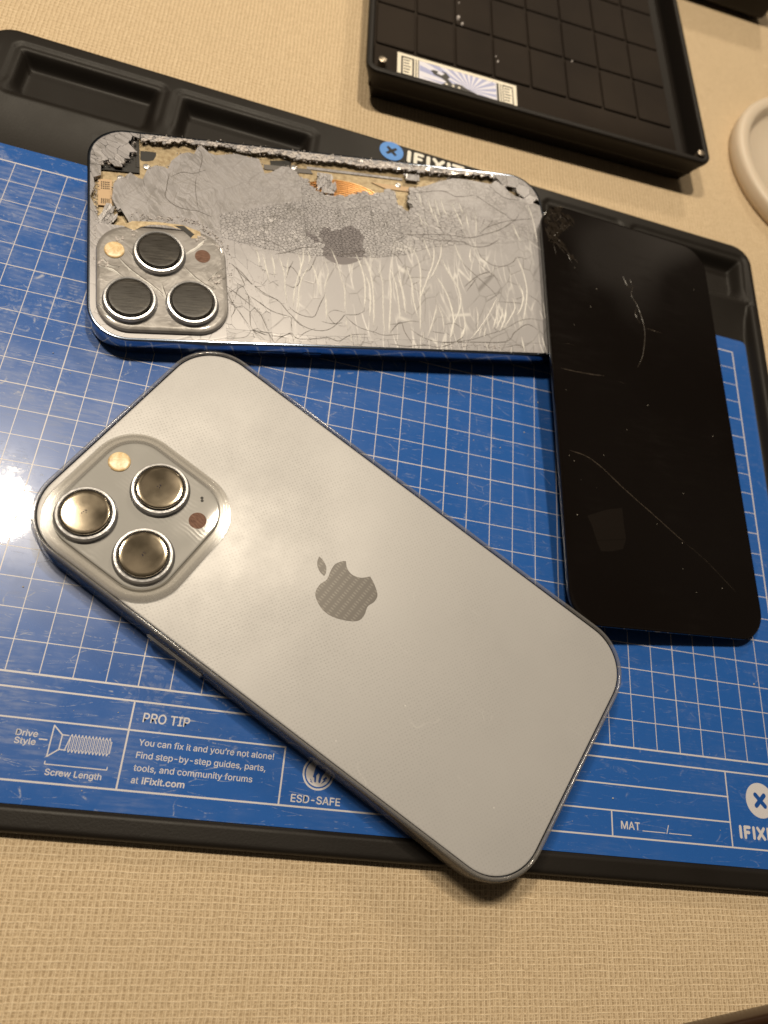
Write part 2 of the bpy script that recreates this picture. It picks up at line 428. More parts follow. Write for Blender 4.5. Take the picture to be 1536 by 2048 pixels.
M_INK = new_mat('black_ink', (.015, .012, .010), .5)
M_DISH = new_mat('milky_plastic', (.66, .56, .445), .45, 0, **{'Subsurface Weight': .15, 'Subsurface Radius': (.03, .02, .015), 'Subsurface Scale': 1.0})
M_BROWN = new_mat('dark_brown_lacquer', (.030, .014, .007), .28)

# ------------------------------------------------------------------ mesh helpers
def rr(w, h, r, n=10, cx=0, cy=0):
    """rounded rectangle, counter-clockwise"""
    r = max(r, .001)
    pts = []
    for (sx, sy, a0) in ((1, 1, 0), (-1, 1, 90), (-1, -1, 180), (1, -1, 270)):
        for i in range(n + 1):
            a = math.radians(a0 + 90 * i / n)
            pts.append((cx + sx * (w / 2 - r) + r * math.cos(a), cy + sy * (h / 2 - r) + r * math.sin(a)))
    return pts

def circle(cx, cy, r, n=48):
    return [(cx + r * math.cos(2 * math.pi * i / n), cy + r * math.sin(2 * math.pi * i / n)) for i in range(n)]

def add_loft(bm, rings, cap_bottom=True, cap_top=True, mi=0, smooth=True, closed=False):
    """rings: list of (pts2d, z); same point count"""
    R = []
    for pts, z in rings:
        R.append([bm.verts.new((x * S, y * S, z * S)) for x, y in pts])
    n = len(R[0]); fs = []
    pairs = list(zip(R, R[1:])) + ([(R[-1], R[0])] if closed else [])
    for a, b in pairs:
        for i in range(n):
            j = (i + 1) % n
            f = bm.faces.new((a[i], a[j], b[j], b[i])); f.smooth = smooth; f.material_index = mi; fs.append(f)
    if not closed:
        if cap_bottom: f = bm.faces.new(list(reversed(R[0]))); f.material_index = mi; fs.append(f)
        if cap_top: f = bm.faces.new(R[-1]); f.material_index = mi; fs.append(f)
    return fs

def rr_loft(bm, w, h, r, prof, n=10, cx=0, cy=0, mi=0, **k):
    """prof: list of (inset, z)"""
    return add_loft(bm, [(rr(w - 2 * i, h - 2 * i, max(r - i, .05), n, cx, cy), z) for i, z in prof], mi=mi, **k)

def cyl_loft(bm, cx, cy, prof, n=56, mi=0, **k):
    """prof: list of (radius, z)"""
    return add_loft(bm, [(circle(cx, cy, r, n), z) for r, z in prof], mi=mi, **k)

def add_box(bm, x0, x1, y0, y1, z0, z1, mi=0, rot=0, c=(0, 0)):
    ca, sa = math.cos(rot), math.sin(rot)
    def P(x, y, z): return bm.verts.new(((c[0] + x * ca - y * sa) * S, (c[1] + x * sa + y * ca) * S, z * S))
    v = [P(x0, y0, z0), P(x1, y0, z0), P(x1, y1, z0), P(x0, y1, z0), P(x0, y0, z1), P(x1, y0, z1), P(x1, y1, z1), P(x0, y1, z1)]
    for idx in ((3, 2, 1, 0), (4, 5, 6, 7), (0, 1, 5, 4), (1, 2, 6, 5), (2, 3, 7, 6), (3, 0, 4, 7)):
        f = bm.faces.new([v[i] for i in idx]); f.material_index = mi

def add_poly(bm, pts, z, thick=0.0, mi=0):
    """flat polygon (may be concave), with a real thickness downwards"""
    tri = geometry.tessellate_polygon([[Vector((x, y, 0)) for x, y in pts]])
    top = [bm.verts.new((x * S, y * S, z * S)) for x, y in pts]
    area = sum(pts[i][0] * pts[(i + 1) % len(pts)][1] - pts[(i + 1) % len(pts)][0] * pts[i][1] for i in range(len(pts)))
    for a, b, c in tri:
        va, vb, vc = top[a], top[b], top[c]
        cr = (pts[b][0] - pts[a][0]) * (pts[c][1] - pts[a][1]) - (pts[b][1] - pts[a][1]) * (pts[c][0] - pts[a][0])
        try:
            f = bm.faces.new((va, vb, vc) if cr > 0 else (va, vc, vb)); f.material_index = mi
        except ValueError: pass
    if thick:
        bot = [bm.verts.new((x * S, y * S, (z - thick) * S)) for x, y in pts]
        n = len(pts)
        for i in range(n):
            j = (i + 1) % n
            q = (top[i], bot[i], bot[j], top[j]) if area > 0 else (top[j], bot[j], bot[i], top[i])
            f = bm.faces.new(q); f.material_index = mi

def obj(name, bm, mats, parent=None, label=None, autosmooth=None):
    me = bpy.data.meshes.new(name)
    bm.to_mesh(me); bm.free()
    for m in (mats if isinstance(mats, (list, tuple)) else [mats]): me.materials.append(m)
    o = bpy.data.objects.new(name, me)
    COL.objects.link(o)
    if parent: o.parent = parent
    if label: o['label'] = label
    if autosmooth:
        me.set_sharp_from_angle(angle=math.radians(autosmooth))
    return o

def thing(name, label, cat, loc=(0, 0, 0), mat=None, group=None):
    e = bpy.data.objects.new(name, None)
    COL.objects.link(e)
    e.empty_display_size = .05
    if mat is not None: e.matrix_world = mat
    else: e.location = Vector(loc) * S
    e['label'] = label; e['category'] = cat
    if group: e['group'] = group
    return e

def tag(o, label, cat, group=None):
    o['label'] = label; o['category'] = cat
    if group: o['group'] = group
    return o

def pose(R, T):
    return Matrix(((R[0][0], R[0][1], R[0][2], T[0] * S), (R[1][0], R[1][1], R[1][2], T[1] * S), (R[2][0], R[2][1], R[2][2], T[2] * S), (0, 0, 0, 1)))

def smooth_line(pts, step=.7):
    """Catmull-Rom through pts"""
    P = [Vector((p[0], p[1])) for p in pts]
    if len(P) < 3:
        n = max(2, int((P[1] - P[0]).length / step)); return [P[0].lerp(P[1], i / n) for i in range(n + 1)]
    out = []
    for i in range(len(P) - 1):
        p0 = P[i - 1] if i else P[0] * 2 - P[1]
        p1, p2 = P[i], P[i + 1]
        p3 = P[i + 2] if i + 2 < len(P) else P[-1] * 2 - P[-2]
        n = max(1, int((p2 - p1).length / step))
        for k in range(n):
            s = k / n
            out.append(.5 * ((2 * p1) + (p2 - p0) * s + (2 * p0 - 5 * p1 + 4 * p2 - p3) * s * s + (3 * p1 - p0 - 3 * p2 + p3) * s ** 3))
    out.append(P[-1]); return out

def add_ridge(bm, pts, z, width, height, mi=0, jitter=.0, taper=True):
    """a thin three-sided fracture ridge that follows a line"""
    L = smooth_line(pts)
    n = len(L); prev = None
    for i, p in enumerate(L):
        d = (L[min(i + 1, n - 1)] - L[max(i - 1, 0)])
        d = d.normalized() if d.length > 1e-6 else Vector((1, 0))
        nn = Vector((-d.y, d.x))
        s = 1.0
        if taper: s = .35 + .65 * min(1, min(i, n - 1 - i) / 4.0)
        wd = width * s * random.uniform(1 - jitter, 1 + jitter) / 2
        q = p + nn * random.uniform(-jitter, jitter) * width * .5
        cur = [bm.verts.new(((q + nn * wd).x * S, (q + nn * wd).y * S, z * S)), bm.verts.new((q.x * S, q.y * S, (z + height) * S)),
               bm.verts.new(((q - nn * wd).x * S, (q - nn * wd).y * S, z * S))]
        if prev:
            for a in (0, 1):
                f = bm.faces.new((prev[a], prev[a + 1], cur[a + 1], cur[a])); f.material_index = mi
        prev = cur

# ------------------------------------------------------------------ lettering
FONT = None
try:
    fp = os.path.join(bpy.utils.resource_path('LOCAL'), 'datafiles', 'fonts', 'Inter.woff2')
    if os.path.exists(fp): FONT = bpy.data.fonts.load(fp)
except Exception: FONT = None

def text_tris(s, bold=0.0, spacing=1.0):
    """triangles of a line of text, in font units, plus the bounding box"""
    cu = bpy.data.curves.new('lettering_curve', 'FONT')
    cu.body = s
    if FONT: cu.font = FONT
    cu.offset = bold; cu.space_character = spacing; cu.resolution_u = 3
    o = bpy.data.objects.new('lettering_curve', cu)
    COL.objects.link(o)
    dg = bpy.context.evaluated_depsgraph_get(); dg.update()
    me = bpy.data.meshes.new_from_object(o.evaluated_get(dg))
    V = [(v.co.x, v.co.y) for v in me.vertices]
    F = [tuple(p.vertices) for p in me.polygons]
    bpy.data.objects.remove(o); bpy.data.curves.remove(cu); bpy.data.meshes.remove(me)
    return V, F

def add_text(bm, s, x0, x1, y, cap, z, heavy=0.0, mi=0, rot=0.0, spacing=1.0):
    """write s from x0 to x1 with its baseline at y and capitals cap high"""
    V, F = text_tris(s, 0.0, spacing)
    H, _ = text_tris('H', 0.0, spacing)
    ch = max(p[1] for p in H) - min(p[1] for p in H)
    xs = [p[0] for p in V]
    kx = (x1 - x0) / (max(xs) - min(xs)); ky = cap / ch; mx = min(xs)
    ca, sa = math.cos(rot), math.sin(rot)
    for k, (ox, oy) in enumerate(((-1, 0), (1, 0), (0, -1), (0, 1))):
        vv = []
        for px, py in V:
            a, b = (px - mx) * kx + ox * heavy, py * ky + oy * heavy
            vv.append(bm.verts.new(((x0 + a * ca - b * sa) * S, (y + a * sa + b * ca) * S, (z + k * .003) * S)))
        for f in F:
            try:
                q = bm.faces.new([vv[i] for i in f]); q.material_index = mi
                q.normal_update()
                if q.normal.z < 0: q.normal_flip()
            except ValueError: pass

# ------------------------------------------------------------------ outlines and fractures, in each phone's own plane (mm)
BR=[[[-6.66,-4.99],[-5.84,-10.72],[-7.26,-15.65],[-7.74,-18.73]],[[-3.97,-1.16],[-2.37,-6.88],[-1.57,-12.61],[-0.84,-16.96],[-1.53,-25.68]],[[4.58,-2.7],[5.95,-8.48],[6.4,-13.37],[6.01,-18.71],[5.28,-23.56]],[[-11.13,-7.58],[-10.02,-12.35],[-9.35,-19.7]],[[7.1,-3.4],[8.26,-7.39],[9.01,-13.18],[8.75,-20.73],[7.65,-30.33]],[[6.95,-10.2],[7.85,-14.6],[7.65,-19.92],[6.67,-26.94]],[[11.0,-6.27],[12.6,-11.58],[12.47,-16.07],[11.41,-26.69],[11.23,-33.16]],[[15.27,-9.57],[15.42,-14.97],[14.23,-23.04],[12.62,-33.09]],[[-15.33,-3.04],[-14.78,-7.88],[-15.4,-13.18]],[[-18.56,-5.54],[-19.24,-9.55],[-19.73,-13.5]],[[-21.93,-5.38],[-20.54,-11.83],[-20.65,-18.3],[-20.45,-22.96]],[[-27.1,-4.94],[-26.34,-10.1],[-25.61,-15.65]],[[-29.22,-3.36],[-28.36,-7.23],[-28.55,-10.28]],[[-12.06,-2.76],[-11.56,-5.84],[-12.13,-8.11]],[[-13.34,-1.98],[-13.94,-6.92],[-16.19,-13.67],[-17.73,-18.96],[-18.51,-24.11]],[[-12.4,-9.01],[-15.61,-15.8],[-17.16,-25.72]],[[-0.39,-33.27],[-0.55,-36.64]],[[2.45,-33.56],[2.56,-36.08]],[[-1.55,-27.82],[-1.41,-32.05]],[[1.1,-33.62],[1.02,-36.15]],[[-24.49,-4.71],[-23.68,-9.02],[-23.64,-13.79]],[[-7.59,-19.15],[-7.68,-24.32],[-8.16,-29.44]],[[16.12,-7.03],[17.33,-13.75],[17.39,-21.33],[17.16,-27.93]],[[18.31,-9.14],[19.39,-16.75],[19.46,-25.62]],[[24.5,2.01],[26.33,-1.58],[26.99,-7.57],[25.8,-16.33],[23.73,-31.52]],[[21.98,-6.11],[23.16,-12.88],[22.88,-19.66],[23.71,-27.14]],[[29.87,5.81],[30.93,1.16],[31.68,-2.54]],[[33.21,3.73],[33.16,0.4],[31.78,-4.88],[29.35,-10.16],[26.96,-15.35],[25.76,-18.13]],[[36.55,4.51],[35.34,-0.83],[32.3,-7.16],[29.64,-11.05]],[[35.78,-2.21],[37.68,-8.15],[39.92,-13.09],[40.43,-18.11],[38.72,-23.66],[36.19,-27.82]],[[32.46,-9.01],[34.99,-14.81],[36.23,-20.64],[36.33,-26.92],[34.27,-33.65]],[[41.53,4.48],[42.41,0.24],[43.57,-3.47]],[[47.54,3.56],[46.61,-0.84],[47.26,-3.65]],[[48.81,3.19],[49.58,-1.56]],[[51.78,18.74],[51.08,11.7],[50.14,8.66]],[[66.3,15.19],[67.2,11.26],[68.43,7.87]],[[74.18,24.71],[75.16,18.62],[75.09,8.48]],[[65.35,1.19],[66.58,-4.55],[66.92,-11.24],[65.83,-17.0],[63.2,-25.06]],[[64.11,-10.48],[64.82,-15.18],[63.26,-19.96],[60.85,-23.34]],[[54.29,-16.78],[50.38,-23.0],[46.49,-28.19],[41.27,-34.22]],[[60.33,-16.4],[60.77,-20.11],[58.53,-23.93],[55.05,-28.67]],[[53.7,-21.44],[52.69,-24.7],[50.6,-29.34]],[[55.63,-20.41],[55.06,-23.66],[51.9,-29.28]],[[57.11,-20.78],[56.22,-24.51],[53.05,-30.12]],[[45.75,-20.99],[45.8,-24.62],[44.84,-29.17]],[[40.14,-21.32],[40.57,-26.7],[39.09,-32.11],[36.64,-34.42]],[[31.44,-20.48],[32.54,-25.79],[32.31,-31.55]],[[31.16,-20.95],[29.07,-26.86],[26.08,-33.58]],[[61.01,-32.01],[61.24,-37.84]],[[69.08,-31.65],[69.75,-38.42]],[[61.88,-23.75],[62.21,-25.57]],[[72.31,-17.54],[71.92,-24.13]],[[70.28,-20.95],[70.91,-24.65]],[[74.64,-17.4],[71.92,-24.13]],[[29.3,17.35],[30.9,10.23]],[[31.08,14.61],[32.8,9.93]],[[30.89,25.93],[31.1,19.51]],[[33.95,22.79],[35.25,15.04]],[[36.69,23.6],[37.68,15.29]],[[38.93,23.85],[39.76,17.47]],[[39.31,20.4],[40.8,15.61]],[[43.14,22.32],[44.85,16.02],[46.32,11.24]],[[45.87,22.62],[46.97,18.23]],[[47.89,18.33],[48.21,11.91]],[[35.6,19.01],[36.67,11.28]],[[24.69,-31.91],[24.15,-35.82]],[[30.92,-36.84],[30.87,-38.57]],[[47.09,-34.86],[47.42,-37.93]],[[52.03,-35.98],[52.07,-38.19]],[[56.3,-36.25],[55.9,-38.49]],[[46.34,-29.1],[44.89,-32.73]],[[48.07,-29.01],[46.61,-32.66]],[[37.55,-33.94],[40.5,-28.49]]]
DK=[[[-55.45,23.25],[-56.31,17.72],[-56.77,13.65],[-53.34,10.48],[-49.47,9.57],[-46.97,9.39],[-42.73,7.62]],[[-63.64,19.97],[-62.99,16.93]],[[-46.79,23.43],[-47.35,18.33],[-46.9,11.18]],[[-54.77,21.97],[-51.47,24.21],[-47.85,24.21],[-43.75,26.12]],[[-45.97,35.2],[-44.65,31.14],[-46.02,24.44]],[[-65.3,3.13],[-63.21,5.06],[-60.48,4.48]],[[-39.08,-18.28],[-34.35,-22.56],[-29.64,-27.26],[-28.09,-30.89],[-26.63,-35.72],[-25.36,-38.1]],[[-37.21,-9.67],[-33.19,-14.91],[-28.07,-19.64],[-23.18,-22.7],[-20.18,-26.73],[-15.79,-31.5],[-10.73,-32.92],[-6.89,-31.9],[-3.98,-29.22],[-1.61,-26.54]],[[-29.83,-18.91],[-27.06,-20.84],[-23.15,-22.28]],[[-33.51,-20.42],[-29.4,-23.51],[-25.28,-26.6],[-19.58,-28.37]],[[-20.02,-24.62],[-17.26,-26.98],[-13.65,-28.05],[-11.74,-27.52],[-9.89,-23.59],[-7.59,-19.15]],[[-23.02,-5.03],[-18.42,-3.75],[-13.3,-1.52],[-8.25,-1.08]],[[-1.61,-26.54],[2.07,-26.33],[4.94,-24.88],[5.28,-23.56]],[[-7.5,-26.44],[-5.09,-25.02],[-1.72,-25.69]],[[-26.27,-35.7],[-22.29,-35.32],[-20.03,-34.19],[-18.0,-36.15],[-12.1,-35.89],[-8.33,-35.31],[-4.69,-36.4],[-0.67,-34.13],[5.16,-33.44]],[[-19.58,-28.37],[-19.67,-34.17]],[[-32.15,-33.34],[-34.44,-36.27],[-40.73,-37.15]],[[-1.66,-26.97],[0.93,-29.82],[3.45,-31.39],[7.21,-32.49],[10.98,-33.59],[16.43,-32.91]],[[-19.58,-28.37],[-15.49,-32.32]],[[-39.79,-18.33],[-37.95,-23.62],[-34.73,-29.19],[-32.5,-33.15]],[[-35.84,-10.85],[-32.77,-19.95],[-32.5,-27.42],[-32.14,-33.13],[-28.03,-35.38]],[[-20.49,-16.14],[-17.6,-17.23],[-15.47,-14.06],[-18.11,-9.46],[-19.95,-13.95]],[[-1.46,-3.66],[2.59,-2.64],[7.51,-1.53],[10.1,-3.6]],[[-29.74,0.12],[-24.19,-0.26],[-18.39,-3.31]],[[-32.17,-33.54],[-27.26,-34.53]],[[-32.17,-33.54],[-28.49,-37.02]],[[-32.17,-33.54],[-30.24,-36.69]],[[-32.17,-33.54],[-28.93,-32.77]],[[-31.82,-33.73],[-27.49,-35.35]],[[-31.82,-33.73],[-29.57,-37.27]],[[-24.51,-15.57],[-22.59,-17.15]],[[-24.51,-15.57],[-25.67,-16.5]],[[-24.51,-15.57],[-22.81,-15.02]],[[-21.09,-9.26],[-18.9,-9.96],[-17.18,-7.19]],[[-9.67,-29.52],[-5.97,-30.17],[-2.88,-29.59]],[[-7.54,-26.87],[-5.21,-30.13],[-1.81,-26.55]],[[-25.36,-38.1],[-23.42,-35.98],[-20.06,-34.6],[-19.23,-37.84]],[[-18.0,-36.15],[-15.63,-33.98],[-12.14,-32.16]],[[-37.24,-10.1],[-34.15,-12.85],[-30.47,-17.69],[-26.8,-17.01]],[[-36.84,-22.72],[-35.57,-18.88],[-33.73,-17.91]],[[-38.96,-22.85],[-37.02,-26.03],[-38.25,-29.38]],[[-28.23,-10.9],[-26.62,-11.64]],[[-28.89,-9.87],[-27.45,-10.19]],[[-14.5,-11.37],[-12.13,-10.31],[-10.79,-8.0],[-8.88,-3.83]],[[18.24,10.42],[22.85,7.06],[29.7,7.71],[39.29,8.37],[48.02,7.98],[54.18,10.02],[60.53,12.62],[65.77,16.15],[67.48,17.84]],[[29.14,6.7],[34.57,5.77],[41.54,5.92],[45.02,5.75],[49.19,4.19],[54.71,5.17],[59.82,8.58]],[[51.89,9.81],[55.6,13.13],[61.07,15.67],[65.96,17.18],[75.21,18.89]],[[50.01,3.78],[51.17,0.01],[55.11,-3.03],[59.57,-3.16],[63.6,-0.9],[65.35,1.19],[69.37,0.55]],[[13.39,-29.42],[17.05,-28.8],[20.8,-27.74],[24.0,-28.01]],[[43.57,-3.47],[48.03,-8.32],[52.49,-13.17],[54.59,-16.3]],[[42.52,-12.92],[48.03,-8.32],[53.79,-5.52]],[[43.1,-14.73],[47.96,-8.8]],[[50.54,-9.08],[53.91,-7.42]],[[49.42,-2.53],[53.63,-6.49],[56.65,-9.59]],[[30.28,-35.57],[40.43,-34.26],[48.05,-31.7],[54.97,-29.13],[61.32,-25.62],[65.99,-24.45],[70.36,-25.14]],[[30.28,-35.57],[41.17,-34.89],[54.52,-34.09],[58.69,-30.31],[64.2,-26.85],[68.27,-28.94]],[[13.02,-32.45],[17.1,-28.36],[18.21,-32.21],[20.11,-36.0]],[[20.4,-30.81],[22.94,-32.85],[25.96,-34.45],[30.28,-35.57]],[[12.5,-36.74],[17.94,-37.37],[24.44,-36.67],[29.62,-37.32],[35.25,-35.36],[38.95,-33.0]],[[54.12,-36.34],[59.54,-35.23],[61.33,-37.39]],[[53.35,27.01],[59.5,22.59],[65.29,18.63]],[[27.74,25.07],[39.9,27.49],[45.43,25.6],[52.89,26.96]],[[55.36,17.1],[53.39,13.41]],[[58.44,16.41],[55.6,13.13]],[[54.49,-18.16],[60.89,-18.24],[64.02,-18.28]],[[61.6,-16.79],[64.5,-15.67]],[[66.97,-14.56],[70.56,-17.18],[71.75,-20.4]],[[18.21,3.33],[24.12,7.18]],[[16.85,-0.99],[19.18,-2.18],[20.85,-5.28]],[[27.62,-31.33],[32.45,-31.98]],[[32.98,-28.43],[36.4,-27.81],[39.44,-29.88]],[[59.69,31.88],[64.97,27.31],[71.03,26.95]],[[64.82,18.58],[67.38,17.32],[69.87,20.64]],[[23.52,-13.31],[26.21,-11.76]]]
MAIN=[[-71.17,7.25],[-72.99,11.37],[-72.45,17.12],[-71.24,19.26],[-69.17,20.18],[-67.42,22.19],[-65.02,20.25],[-63.64,19.97],[-62.16,24.22],[-59.65,25.91],[-57.17,25.77],[-55.76,25.04],[-54.59,28.41],[-51.6,31.6],[-49.37,32.61],[-47.19,32.2],[-45.97,35.2],[-44.82,36.07],[-42.33,33.34],[-40.12,32.7],[-33.26,34.11],[-28.87,33.27],[-25.77,33.07],[-24.84,29.61],[-24.24,27.07],[-22.25,27.79],[-19.38,29.83],[-18.13,30.96],[-15.76,31.02],[-13.5,29.63],[-12.11,27.15],[-9.76,26.72],[-8.4,24.01],[-6.96,22.27],[-3.85,21.2],[0.15,20.94],[4.24,21.17],[7.67,22.53],[9.9,24.0],[13.08,22.67],[16.62,24.3],[18.91,25.8],[21.68,24.15],[22.13,21.47],[23.42,18.19],[25.32,16.44],[26.97,17.59],[26.95,19.06],[26.03,21.9],[27.28,26.51],[28.95,27.7],[33.46,28.74],[39.15,31.46],[45.78,33.81],[52.16,33.82],[56.69,33.33],[60.35,33.0],[63.02,34.89],[65.91,32.62],[67.36,30.18],[70.36,28.44],[74.44,27.34]]
LEFT=[[-64.72,39.07],[-65.84,35.64],[-66.58,32.76],[-66.27,30.05],[-67.35,27.62],[-68.76,26.07],[-71.19,25.07],[-72.9,25.75],[-75.3,24.98],[-76.66,24.8],[-77.34,21.37],[-77.68,16.49],[-77.85,10.39],[-77.68,4.0],[-78.01,-2.34],[-77.85,-6.47],[-78.01,-12.62]]
RIM=[[-64.79,34.87],[-61.93,35.74],[-56.92,35.29],[-52.54,36.39],[-48.86,36.68],[-45.19,36.02],[-39.55,36.82],[-36.15,36.82],[-30.64,35.29],[-29.47,35.7],[-17.75,36.1],[-12.26,35.13],[-5.83,35.01],[2.41,35.61],[10.64,34.7],[25.06,35.31],[34.31,34.94],[43.33,35.56],[59.08,36.5],[63.25,36.23],[68.04,33.92],[70.36,31.05],[74.64,28.4]]
FRAG=[[[-75.69,8.91],[-74.01,9.96],[-72.51,7.53],[-71.36,4.65],[-72.04,3.3],[-74.05,0.56],[-75.22,-1.66],[-76.2,-0.49],[-77.19,2.78],[-76.86,4.51],[-75.36,6.37]],[[-5.5,29.67],[-3.41,30.43],[-1.49,29.2],[-0.03,27.44],[0.62,23.64],[-1.37,21.96],[-4.53,22.55],[-6.34,24.74]],[[25.37,33.55],[33.75,34.1],[32.16,32.12],[28.54,31.17]]]
SHOLE1=[[-64.29,32.85],[-61.63,33.0],[-59.31,32.86],[-59.35,31.46],[-60.28,29.49],[-62.07,28.88],[-63.83,28.78],[-64.35,29.39]]
SHOLE2=[[-21.79,34.57],[-15.42,35.44],[-14.27,34.86],[-14.5,31.91],[-15.83,30.05],[-20.19,29.49],[-21.61,31.46]]
DCR=[[[0.3,51.46],[-0.96,46.97],[1.04,43.4],[2.5,38.35],[3.22,33.17],[2.5,27.7],[0.56,20.75],[-2.09,16.0]],[[-3.92,54.47],[-2.25,50.76],[-0.16,50.64]],[[-1.09,54.56],[0.3,51.46],[2.13,51.96]],[[0.87,41.99],[-0.21,39.0],[1.42,35.39]],[[-34.27,-21.87],[-27.21,-23.17],[-21.47,-26.39],[-15.26,-31.23],[-8.98,-35.8],[-1.51,-41.05],[4.25,-45.19],[8.89,-48.41]],[[8.89,-48.41],[17.66,-54.41],[27.9,-63.5]],[[-34.78,8.44],[-29.2,8.47],[-22.24,8.77],[-17.06,9.28]],[[-11.99,8.22],[-8.06,8.12]],[[-33.97,18.4],[-30.79,19.03],[-27.66,18.65]],[[3.31,33.86],[6.8,33.71],[11.0,33.4]],[[-35.8,61.05],[-33.16,61.17],[-29.95,60.07],[-27.46,58.05],[-23.72,55.02]],[[-33.51,65.23],[-30.45,62.0],[-28.02,59.27]],[[-36.83,64.89],[-33.62,63.81],[-29.93,68.47],[-25.53,72.72]],[[-35.79,70.14],[-32.72,66.88],[-35.8,61.05]],[[-28.14,57.85],[-26.46,54.22]],[[-33.84,60.96],[-32.93,55.74]],[[-36.36,71.37],[-32.79,74.67],[-29.46,74.32],[-31.7,71.45]],[[-24.77,73.68],[-27.11,70.07],[-31.36,67.31]]]
DCORNER=[[-37.04,71.15],[-34.03,76.05],[-30.49,78.31],[-26.61,75.97],[-24.42,73.79],[-26.48,69.56],[-30.17,65.58],[-29.77,62.2],[-26.72,58.96],[-23.72,55.02],[-28.88,56.94],[-32.54,60.67],[-35.75,61.76],[-37.11,65.5]]
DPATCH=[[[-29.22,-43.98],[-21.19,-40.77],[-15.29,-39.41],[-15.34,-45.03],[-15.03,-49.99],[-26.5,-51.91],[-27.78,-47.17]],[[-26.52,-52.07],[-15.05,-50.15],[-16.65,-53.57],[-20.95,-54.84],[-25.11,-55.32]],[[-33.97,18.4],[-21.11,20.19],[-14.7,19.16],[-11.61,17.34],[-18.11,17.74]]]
DSPEC=[[-34.27,-23.92],[-20.65,-21.51],[-1.82,-43.26],[11.0,-65.11],[-33.02,-44.23],[-32.52,-25.55],[22.08,-62.73],[-27.83,27.43],[7.48,33.54],[0.35,1.24]]

# ================================================================== the table
bm = bmesh.new()
add_box(bm, -900, 1300, -420, 1000, -43.2, -3.2)
table = obj('table', bm, M_TABLE)
table['kind'] = 'structure'

# ================================================================== repair tray with its blue work sheet
TX0, TX1, TY0, TY1 = -21.5, 285.2, -196.2, 55.6
COMPS = [(-12.8, 39.2, 25.0, 50.3), (41.8, 94.4, 25.0, 50.3), (187.0, 222.8, 25.0, 50.3), (226.4, 282.3, 24.5, 50.3)]
def sst(a, b, x):
    t = np.clip((x - a) / (b - a), 0, 1); return t * t * (3 - 2 * t)
def tray_height(x, y):
    t = np.clip((26 - y) / 19.5, 0, 1)
    base = np.where(y > 26, 3.0 + 1.0 * sst(26, 52, y), 3.0 * (1 - t) ** 2.2 - .3 * t)
    base = np.where(y < 6.5, -.3, base)
    z = base
    for x0, x1, y0, y1 in COMPS:
        cx, cyy, hx, hy, r = (x0 + x1) / 2, (y0 + y1) / 2, (x1 - x0) / 2, (y1 - y0) / 2, 3.5
        ax, ay = np.abs(x - cx) - hx + r, np.abs(y - cyy) - hy + r
        d = -(np.hypot(np.maximum(ax, 0), np.maximum(ay, 0)) + np.minimum(np.maximum(ax, ay), 0) - r)
        front = sst(0, 1, (y0 + 10 - y) / 8.0)
        wall = 3.6 + 6.0 * front
        ledge = .7 * sst(0, .5, d) * (1 - front)
        f = sst(0, 1, (d - 2.4 * (1 - front)) / wall)
        z = np.where(d > 0, (z - ledge) * (1 - f) + (-1.9) * f, z)
    z = np.maximum(z, np.where(x > 279.0, -.3 + 4.3 * sst(279.0, 281.6, x), -9) * np.where(y > 24, np.where(x > 282.3, 1, 0), 1) + np.where((y > 24) & (x <= 282.3), -9, 0))
    z = np.maximum(z, np.where(x < -14.0, -.3 + 4.3 * sst(-14.4, -16.4, x), -9))
    z = np.maximum(z, np.where(y < -189.9, -.3 + 1.1 * sst(-189.9, -190.9, y), -9))
    return z
def arange2(a, b, st): n = max(1, int(abs(b - a) / st)); return [a + (b - a) * i / n for i in range(n)]
xs = arange2(TX0, -10, .6) + arange2(-10, 275, .9) + arange2(275, TX1, .55) + [TX1]
ys = arange2(TY1, 4, .6) + arange2(4, -187, 9) + arange2(-187, TY0, .5) + [TY0]
XX, YY = np.meshgrid(np.array(xs), np.array(ys))
hw, hh, rc = (TX1 - TX0) / 2, (TY1 - TY0) / 2, 9.0
mx_, my_ = (TX1 + TX0) / 2, (TY1 + TY0) / 2
ax, ay = np.abs(XX - mx_) - hw + rc, np.abs(YY - my_) - hh + rc
L = np.hypot(np.maximum(ax, 0), np.maximum(ay, 0))
sd = L + np.minimum(np.maximum(ax, ay), 0) - rc
out = (sd > 0) & (ax > 0) & (ay > 0)
k = np.where(out, rc / np.maximum(L, 1e-6), 1)
PX = np.where(out, mx_ + np.sign(XX - mx_) * (hw - rc + ax * k), XX)
PY = np.where(out, my_ + np.sign(YY - my_) * (hh - rc + ay * k), YY)
ZZ = tray_height(PX, PY)
edge = np.clip((1.4 + np.minimum(sd, 0)) / 1.4, 0, 1)
ZZ = ZZ - 1.4 * (1 - np.sqrt(np.clip(1 - edge ** 2, 0, 1)))
bm = bmesh.new()
vg = [[bm.verts.new((PX[j, i] * S, PY[j, i] * S, ZZ[j, i] * S)) for i in range(len(xs))] for j in range(len(ys))]
for j in range(len(ys) - 1):
    for i in range(len(xs) - 1):
        f = bm.faces.new((vg[j][i], vg[j + 1][i], vg[j + 1][i + 1], vg[j][i + 1])); f.smooth = True
be = [e for e in bm.edges if e.is_boundary]
ret = bmesh.ops.extrude_edge_only(bm, edges=be)
for v in ret['geom']:
    if isinstance(v, bmesh.types.BMVert): v.co.z = -3.2 * S
bmesh.ops.remove_doubles(bm, verts=bm.verts, dist=1e-6)
tray = thing('repair_tray', 'wide black plastic repair tray with blue gridded work sheet under both phones', 'repair tray', ((TX0 + TX1) / 2, (TY0 + TY1) / 2, -3.2))
OFF = (-(TX0 + TX1) / 2, -(TY0 + TY1) / 2, 3.2)
